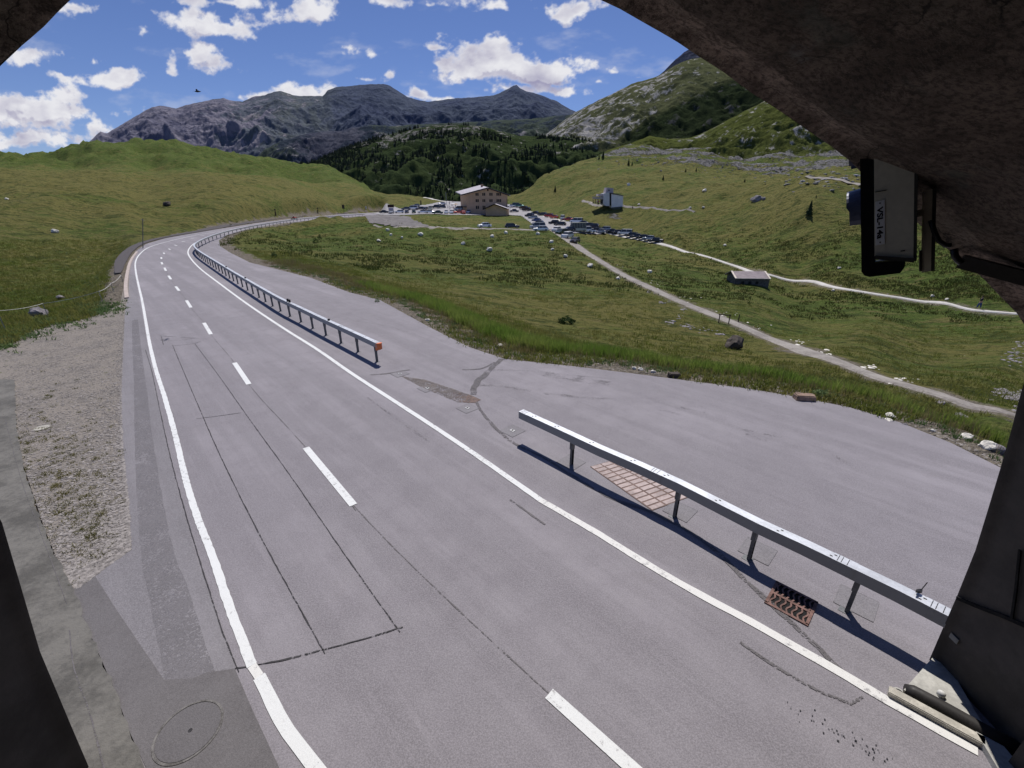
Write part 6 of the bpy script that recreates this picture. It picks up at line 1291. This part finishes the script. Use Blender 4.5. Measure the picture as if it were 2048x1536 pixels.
def mountain_material(name, grass, rock1, rock2, rock_amt, sc_=1.0, haze=(.10, .13, .24), hz_=.0, dark=None, snow=0.0, dk_amt=.5):
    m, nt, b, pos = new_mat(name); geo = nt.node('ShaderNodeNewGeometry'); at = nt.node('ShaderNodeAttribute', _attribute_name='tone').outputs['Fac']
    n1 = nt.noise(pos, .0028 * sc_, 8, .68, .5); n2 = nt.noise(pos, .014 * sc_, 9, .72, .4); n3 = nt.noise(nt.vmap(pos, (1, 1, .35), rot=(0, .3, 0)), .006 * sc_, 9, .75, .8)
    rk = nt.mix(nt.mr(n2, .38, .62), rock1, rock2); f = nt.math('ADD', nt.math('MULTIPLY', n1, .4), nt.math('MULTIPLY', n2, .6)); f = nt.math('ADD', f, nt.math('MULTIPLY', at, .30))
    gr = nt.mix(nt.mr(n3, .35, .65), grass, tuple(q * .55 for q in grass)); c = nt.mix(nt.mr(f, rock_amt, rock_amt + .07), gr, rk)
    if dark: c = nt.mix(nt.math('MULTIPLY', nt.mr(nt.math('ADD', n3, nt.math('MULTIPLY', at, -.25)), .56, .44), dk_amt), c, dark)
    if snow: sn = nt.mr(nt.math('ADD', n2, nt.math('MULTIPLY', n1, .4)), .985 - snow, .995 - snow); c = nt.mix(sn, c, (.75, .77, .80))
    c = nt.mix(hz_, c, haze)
    nt.put(b.inputs['Base Color'], c); b.inputs['Roughness'].default_value = 1; b.inputs['Specular IOR Level'].default_value = 0
    bn = nt.node('ShaderNodeBump', Strength=.9, Height=nt.math('ADD', n2, nt.math('MULTIPLY', n3, .6))); bn.inputs['Distance'].default_value = 26 / sc_; nt.put(b.inputs['Normal'], bn.outputs[0]); return m
far_sil = [(60,330),(150,303),(183,280),(192,270),(201,263),(208,266),(215,266),(228,258),(245,248),(262,238),(285,224),(305,214),(320,211),(333,213),(352,217),(372,210),(400,204),(425,199),(447,196),(462,201),(485,203),(505,194),(530,190),(548,183),(562,182),(585,190),(603,192),(625,192),(645,192),(655,181),(672,174),(690,173),(718,170),(740,168),(765,168),(780,171),(795,181),(815,194),(840,201),(857,203),(885,200),(915,196),(940,195),(965,193),(990,190),(1005,183),(1018,177),(1027,171),(1033,170),(1040,176),(1052,182),(1075,188),(1095,195),(1115,203),(1132,214),(1150,223),(1185,240),(1260,260)]
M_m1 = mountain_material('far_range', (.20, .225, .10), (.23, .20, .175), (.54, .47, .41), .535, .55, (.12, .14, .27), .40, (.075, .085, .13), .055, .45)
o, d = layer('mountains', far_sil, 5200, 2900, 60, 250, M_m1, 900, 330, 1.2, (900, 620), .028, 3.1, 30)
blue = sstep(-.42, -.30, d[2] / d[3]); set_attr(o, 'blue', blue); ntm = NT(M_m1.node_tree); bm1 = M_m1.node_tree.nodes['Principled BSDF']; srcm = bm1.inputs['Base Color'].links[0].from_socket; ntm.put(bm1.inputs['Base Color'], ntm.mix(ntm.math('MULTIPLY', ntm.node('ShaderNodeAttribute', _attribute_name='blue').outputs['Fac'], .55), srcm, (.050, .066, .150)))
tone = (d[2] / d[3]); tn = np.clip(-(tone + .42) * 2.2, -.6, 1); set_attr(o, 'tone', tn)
mid_sil = [(380,345),(440,345),(510,318),(530,298),(560,283),(600,270),(640,263),(680,262),(705,255),(740,250),(790,252),(830,249),(880,247),(940,244),(1000,240),(1060,238),(1110,232),(1150,228),(1200,226),(1300,240)]
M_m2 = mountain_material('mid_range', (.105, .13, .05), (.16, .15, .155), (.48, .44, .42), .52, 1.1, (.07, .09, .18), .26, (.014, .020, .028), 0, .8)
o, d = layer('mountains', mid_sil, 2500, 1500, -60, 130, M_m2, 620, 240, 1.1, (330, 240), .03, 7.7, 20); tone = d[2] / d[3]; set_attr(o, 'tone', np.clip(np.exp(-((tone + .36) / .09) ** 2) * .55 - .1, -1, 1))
right_sil = [(1085,275),(1120,247),(1150,225),(1170,214),(1200,199),(1232,184),(1262,168),(1290,160),(1312,154),(1335,140),(1352,130),(1368,122),(1400,115),(1440,118),(1500,112),(1700,60),(2100,-60),(2500,-150)]
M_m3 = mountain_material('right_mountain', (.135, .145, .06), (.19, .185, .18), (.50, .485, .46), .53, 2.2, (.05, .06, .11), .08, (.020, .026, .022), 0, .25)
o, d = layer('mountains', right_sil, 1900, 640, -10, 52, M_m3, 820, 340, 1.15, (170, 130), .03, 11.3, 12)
T, S, X, Y, Zm, nz = d; tt = X / Y; ev = (Zm - H) / Y
# cloud shadow over the slope, painted in as a darker base colour
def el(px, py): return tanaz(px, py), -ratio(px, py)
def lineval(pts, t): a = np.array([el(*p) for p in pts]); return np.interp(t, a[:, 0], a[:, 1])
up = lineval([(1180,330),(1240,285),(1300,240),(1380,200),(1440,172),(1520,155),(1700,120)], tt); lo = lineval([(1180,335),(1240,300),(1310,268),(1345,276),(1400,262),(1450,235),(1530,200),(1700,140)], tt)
cloud_shade = sstep(.012, -.004, ev - up) * sstep(-.03, .0, ev - lo + .012) * sstep(.16, .25, tt)
set_attr(o, 'tone', np.where(cloud_shade > .3, -.22, np.clip(.20 - (tt - .12) * .9, -.3, .35) * (1 - cloud_shade))); set_attr(o, 'cloud_shade', cloud_shade)
m = M_m3; nt = NT(m.node_tree); b = m.node_tree.nodes['Principled BSDF']; src = b.inputs['Base Color'].links[0].from_socket; ha = nt.node('ShaderNodeAttribute', _attribute_name='cloud_shade').outputs['Fac']
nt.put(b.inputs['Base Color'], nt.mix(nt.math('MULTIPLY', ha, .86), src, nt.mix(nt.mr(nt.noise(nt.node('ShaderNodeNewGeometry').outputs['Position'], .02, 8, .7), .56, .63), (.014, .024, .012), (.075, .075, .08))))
peak_sil = [(1270,180),(1310,158),(1330,140),(1350,120),(1368,104),(1382,97),(1400,90),(1440,60),(1500,30),(1700,-50)]
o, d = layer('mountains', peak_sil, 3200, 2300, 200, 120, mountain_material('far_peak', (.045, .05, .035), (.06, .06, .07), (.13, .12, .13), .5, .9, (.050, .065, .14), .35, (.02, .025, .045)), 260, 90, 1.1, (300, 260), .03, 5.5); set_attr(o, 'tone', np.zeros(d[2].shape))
# the nearer grassy shoulder with outcrops on the right
sh_sil = [(1130,352),(1180,330),(1215,300),(1250,290),(1300,272),(1340,278),(1380,276),(1415,262),(1450,243),(1490,222),(1530,202),(1600,172),(1700,125),(1900,40),(2200,-60)]
M_m4 = mountain_material('right_shoulder', (.115, .132, .036), (.14, .138, .138), (.46, .445, .425), .572, 6.5, (.05, .06, .1), .02, (.030, .042, .016), 0, .30)
o, d = layer('hills', sh_sil, 720, 380, 6, 20, M_m4, 760, 260, 1.0, (60, 42), .05, 2.2, 5); set_attr(o, 'tone', np.where(d[2] / d[3] > .3, .10, -.1) + .1 * sstep(.5, 0, (d[3] - 380) / 340))
# forested valley side
for_sil = [(430,372),(480,362),(530,345),(580,336),(630,322),(680,302),(715,288),(750,277),(790,266),(830,257),(870,250),(920,249),(960,252),(1000,262),(1040,272),(1090,272),(1140,274),(1200,288),(1260,300),(1330,318),(1400,335)]
M_m5 = mountain_material('forest_floor', (.066, .092, .034), (.15, .148, .145), (.40, .37, .355), .555, 5.0, (.04, .055, .08), .05, (.014, .024, .012), 0, .55)
o, d = layer('hills', for_sil, 1150, 520, -42, 40, M_m5, 560, 220, 1.0, (130, 95), .04, 9.1, 8); T, S, X, Y, Zm, nz = d
up_rock = np.exp(-((X / Y + .17) / .16) ** 2) * sstep(.45, .9, (Y - 520) / 630); set_attr(o, 'tone', up_rock * .35 - .05)
# conifer wood, read as one mass
GX, GY, GZ = X, Y, Zm; per = []; r = np.random.default_rng(4); n_t = 24000; ii = r.integers(1, 219, n_t); jj = r.integers(2, 556, n_t)
dens = fbm(GX[ii, jj] / 70, GY[ii, jj] / 95 + 3, 4) ; sfrac = (GY[ii, jj] - 520) / 630; keepm = (dens * 1.3 + .16 - .30 * sfrac * (GX[ii, jj] / GY[ii, jj] > -.32) + .25 * (GX[ii, jj] / GY[ii, jj] < -.3)) > r.uniform(-.01, .14, n_t)
ii, jj = ii[keepm], jj[keepm]; Vs = []; Fs = []; k = 0; fine = [conifer_geo(20 + s, 4, 3) for s in range(6)]
for q in range(len(ii)):
    a, b_ = fine[q % 6]; s = r.uniform(4, 9.5) * (.75 + .25 * (GY[ii[q], jj[q]] > 700)); w = r.uniform(1.1, 1.7); ang = r.uniform(0, 6.28); c_, s_ = math.cos(ang), math.sin(ang)
    dx, dy = r.uniform(-3, 3, 2); V = a * np.array([s * w, s * w, s]); V = np.stack([V[:, 0] * c_ - V[:, 1] * s_ + GX[ii[q], jj[q]] + dx, V[:, 0] * s_ + V[:, 1] * c_ + GY[ii[q], jj[q]] + dy, V[:, 2] + GZ[ii[q], jj[q]] - .8], 1); Vs.append(V); Fs.append(b_ + k); k += len(V)
o = np_mesh('conifer_wood', np.concatenate(Vs), np.concatenate(Fs), leaf_material('wood_needles', (.016, .028, .016), (.045, .068, .030), .1), smooth=False); tag(o, 'dark conifer wood covering the valley side behind the hotel', 'wood', kind='stuff')
# rock blocks breaking the right hillside
oc = []
for px, py, sx, sy, k in ((1330,318,70,7,60),(1400,330,90,9,90),(1500,330,70,13,110),(1550,300,40,22,60),(1470,245,30,14,30),(1600,330,60,14,90),(1650,360,50,10,90),(1600,378,60,5,50),(1680,372,40,8,60),(1560,362,60,6,50),(1260,300,26,6,30),(1665,300,30,16,30),(1450,380,130,22,110),(1350,350,110,18,90),(1620,420,60,25,30),(1500,450,160,30,50)):
    oc += [(px, py, sx, sy)] * k
def ofix(i):
    px, py, sx, sy = oc[i % len(oc)]; h = hit(random.gauss(px, sx), random.gauss(py, sy)); return h if h and h[1] > 105 else None
o = stone_field('hillside_rocks', None, 520, .25, 1.1, simple('outcrop_stone', (.36, .35, .34), .95, var=.5, scale=.5, col2=(.15, .148, .15), obj=False), fixed=ofix); tag(o, 'pale grey rocks breaking through the grass on the right hillside', 'rocks')
wide = MB(); wide.add([(-30000, -400, -70), (30000, -400, -70), (60000, 60000, -70), (-60000, 60000, -70)], [(0, 1, 2, 3)]); tag(wide.build('ground', simple('valley_floor', (.05, .07, .03), .95, obj=False)), kind='structure')


SUN_EL, SUN_AZ = math.radians(62), math.radians(6)      # azimuth measured from the view direction towards the right
sd_ = Vector((math.sin(SUN_AZ) * math.cos(SUN_EL), math.cos(SUN_AZ) * math.cos(SUN_EL), math.sin(SUN_EL)))
sl = bpy.data.lights.new('sun', 'SUN'); sl.energy = 4.35; sl.angle = math.radians(.53); sl.color = (1.0, .955, .90); so = bpy.data.objects.new('sun', sl); COL.objects.link(so); so.rotation_euler = (-sd_).to_track_quat('-Z', 'Y').to_euler(); so.location = (0, 0, 60)
wd = bpy.data.worlds.new('World'); sc.world = wd; wd.use_nodes = True; nt = NT(wd.node_tree); bg = wd.node_tree.nodes['Background']
sky = nt.n.new('ShaderNodeTexSky'); sky.sky_type = 'NISHITA'; sky.sun_disc = False; sky.sun_elevation = SUN_EL; sky.sun_rotation = SUN_AZ; sky.altitude = 1900; sky.air_density = 1.0; sky.dust_density = .5; sky.ozone_density = 2.0
skyc = nt.mix(1.0, sky.outputs[0], (SKYK * .74, SKYK * .80, SKYK * 1.10), 'MULTIPLY')
nt.put(bg.inputs['Color'], skyc); bg.inputs['Strength'].default_value = 1.0
clouds = [(85,236,180,50,1.45),(30,205,75,28,1.1),(170,200,60,18,.8),(70,285,130,26,1.2),(222,162,84,22,1.3),(180,255,80,22,.9),(195,124,24,9,.8),(78,120,54,15,.75),(150,20,70,14,.7),(283,70,26,16,.75),(346,140,32,18,.85),(436,130,52,30,1.1),(424,60,100,30,1.15),(470,38,48,22,.9),(612,30,78,38,1.2),(708,42,22,8,.8),(450,2,100,12,.9),(600,178,62,24,1.2),(655,186,40,16,.9),(525,188,40,10,.8),
          (850,6,92,16,.95),(985,18,34,11,.8),(1150,12,110,20,.95),(758,117,36,10,.65),(792,153,14,7,.7),(726,164,30,5,.6),(840,192,40,12,.9),(900,195,60,9,.8),(1000,125,115,50,1.2),(965,92,62,22,1.05),(1085,140,70,38,1.1),(1110,172,62,16,1.1),(940,145,70,22,1.0),(1020,180,100,12,.9),(885,92,24,5,.65),(1222,131,18,8,.75),(1266,145,28,6,.75),(1196,158,12,5,.7),(980,175,30,20,.7)]
# the clouds hang on a far shell; cover and shading are computed per direction, the clear parts are open
TC, EC = np.meshgrid(np.linspace(-1.35, .75, 1500), np.linspace(-.01, .62, 520)); K_ = 1 / (FPX * 1.10)
wx = fbm(TC * 5 + 2, EC * 6 + 7, 4) * .030; wy = fbm(TC * 5 + 9, EC * 6 + 1, 4) * .022
def cover(dy):
    A_, E_ = TC + wx, EC + dy + wy; acc = np.full(TC.shape, -9.0)
    for px, py, rx, ry, wgt in clouds:
        wgt *= .72 if rx < 32 else 1
        a, e = el(px, py); q = ((E_ - e) / (ry * K_ * 1.0)); q = np.where(q < 0, q * 1.5, q)       # flatter bases
        acc = np.maximum(acc, wgt * (1 - np.sqrt(((A_ - a) / (rx * K_ * 1.0)) ** 2 + q ** 2)))
    bil_ = np.abs(fbm(TC * 16, (EC + dy) * 22 + 3, 5, gain=.55)); n1 = fbm(TC * 11 + 5, (EC + dy) * 15, 7, gain=.60)
    return acc * 1.15 + n1 * 1.25 - bil_ * .7 + .10
c0_ = cover(0); c1_ = cover(.020); al = sstep(.12, .80, c0_); wis = sstep(.15, .75, fbm(TC * 5 + 3, EC * 15, 6, gain=.6)) * .22; lf = sstep(.62, .72, EC)
al = np.maximum(al, wis) * (1 - sstep(.55, .61, EC)) * sstep(-1.34, -1.28, TC) * sstep(.74, .68, TC)
shade = sstep(-.10, .42, c1_ - c0_) * sstep(.1, .55, c0_) * .42 + sstep(.45, 1.1, c0_) * .22; shade = np.clip(shade + .75 * fbm(TC * 13, EC * 22 + 4, 6) * sstep(.2, .7, c0_), 0, 1)
RD = 19000.0; gi = np.arange(TC.size).reshape(TC.shape); nrm_ = RD / np.sqrt(1 + TC ** 2 + EC ** 2); Fc_ = np.stack([gi[:-1, :-1], gi[:-1, 1:], gi[1:, 1:], gi[1:, :-1]], -1)
mxa = np.maximum.reduce([al[:-1, :-1], al[:-1, 1:], al[1:, 1:], al[1:, :-1]]) > .004; Fc_ = Fc_[mxa]
mc = bpy.data.materials.new('clouds'); mc.use_nodes = True; n2 = NT(mc.node_tree); n2.n.clear(); at1 = n2.node('ShaderNodeAttribute', _attribute_name='cover').outputs['Fac']; at2 = n2.node('ShaderNodeAttribute', _attribute_name='shade').outputs['Fac']
em = n2.node('ShaderNodeEmission', Color=n2.mix(at2, (.80, .80, .84), (.33, .32, .47))); tr = n2.node('ShaderNodeBsdfTransparent'); mx = n2.node('ShaderNodeMixShader'); n2.put(mx.inputs[0], at1); n2.l.new(tr.outputs[0], mx.inputs[1]); n2.l.new(em.outputs[0], mx.inputs[2]); ou = n2.n.new('ShaderNodeOutputMaterial'); n2.l.new(mx.outputs[0], ou.inputs[0])
mc.cycles.emission_sampling = 'NONE'
o = np_mesh('sky', np.stack([TC * nrm_, nrm_, EC * nrm_ + H], -1).reshape(-1, 3), Fc_, mc); set_attr(o, 'cover', al); set_attr(o, 'shade', shade); tag(o, kind='structure')

# ------------------------------------------------------------------ camera
cam = bpy.data.cameras.new('camera'); cam.sensor_width = 36; cam.sensor_fit = 'HORIZONTAL'; cam.lens = FPX / 2048 * 36; cam.clip_start = .05; cam.clip_end = 90000
cob = bpy.data.objects.new('camera', cam); COL.objects.link(cob); cob.location = (0, 0, H); cob.rotation_euler = (math.radians(90) - TH, 0, 0); sc.camera = cob
sc.view_settings.view_transform = 'Standard'; sc.view_settings.look = 'None'; sc.view_settings.exposure = 0; sc.view_settings.gamma = 1
sc.cycles.max_bounces = 6; sc.cycles.diffuse_bounces = 4; sc.cycles.use_denoising = True
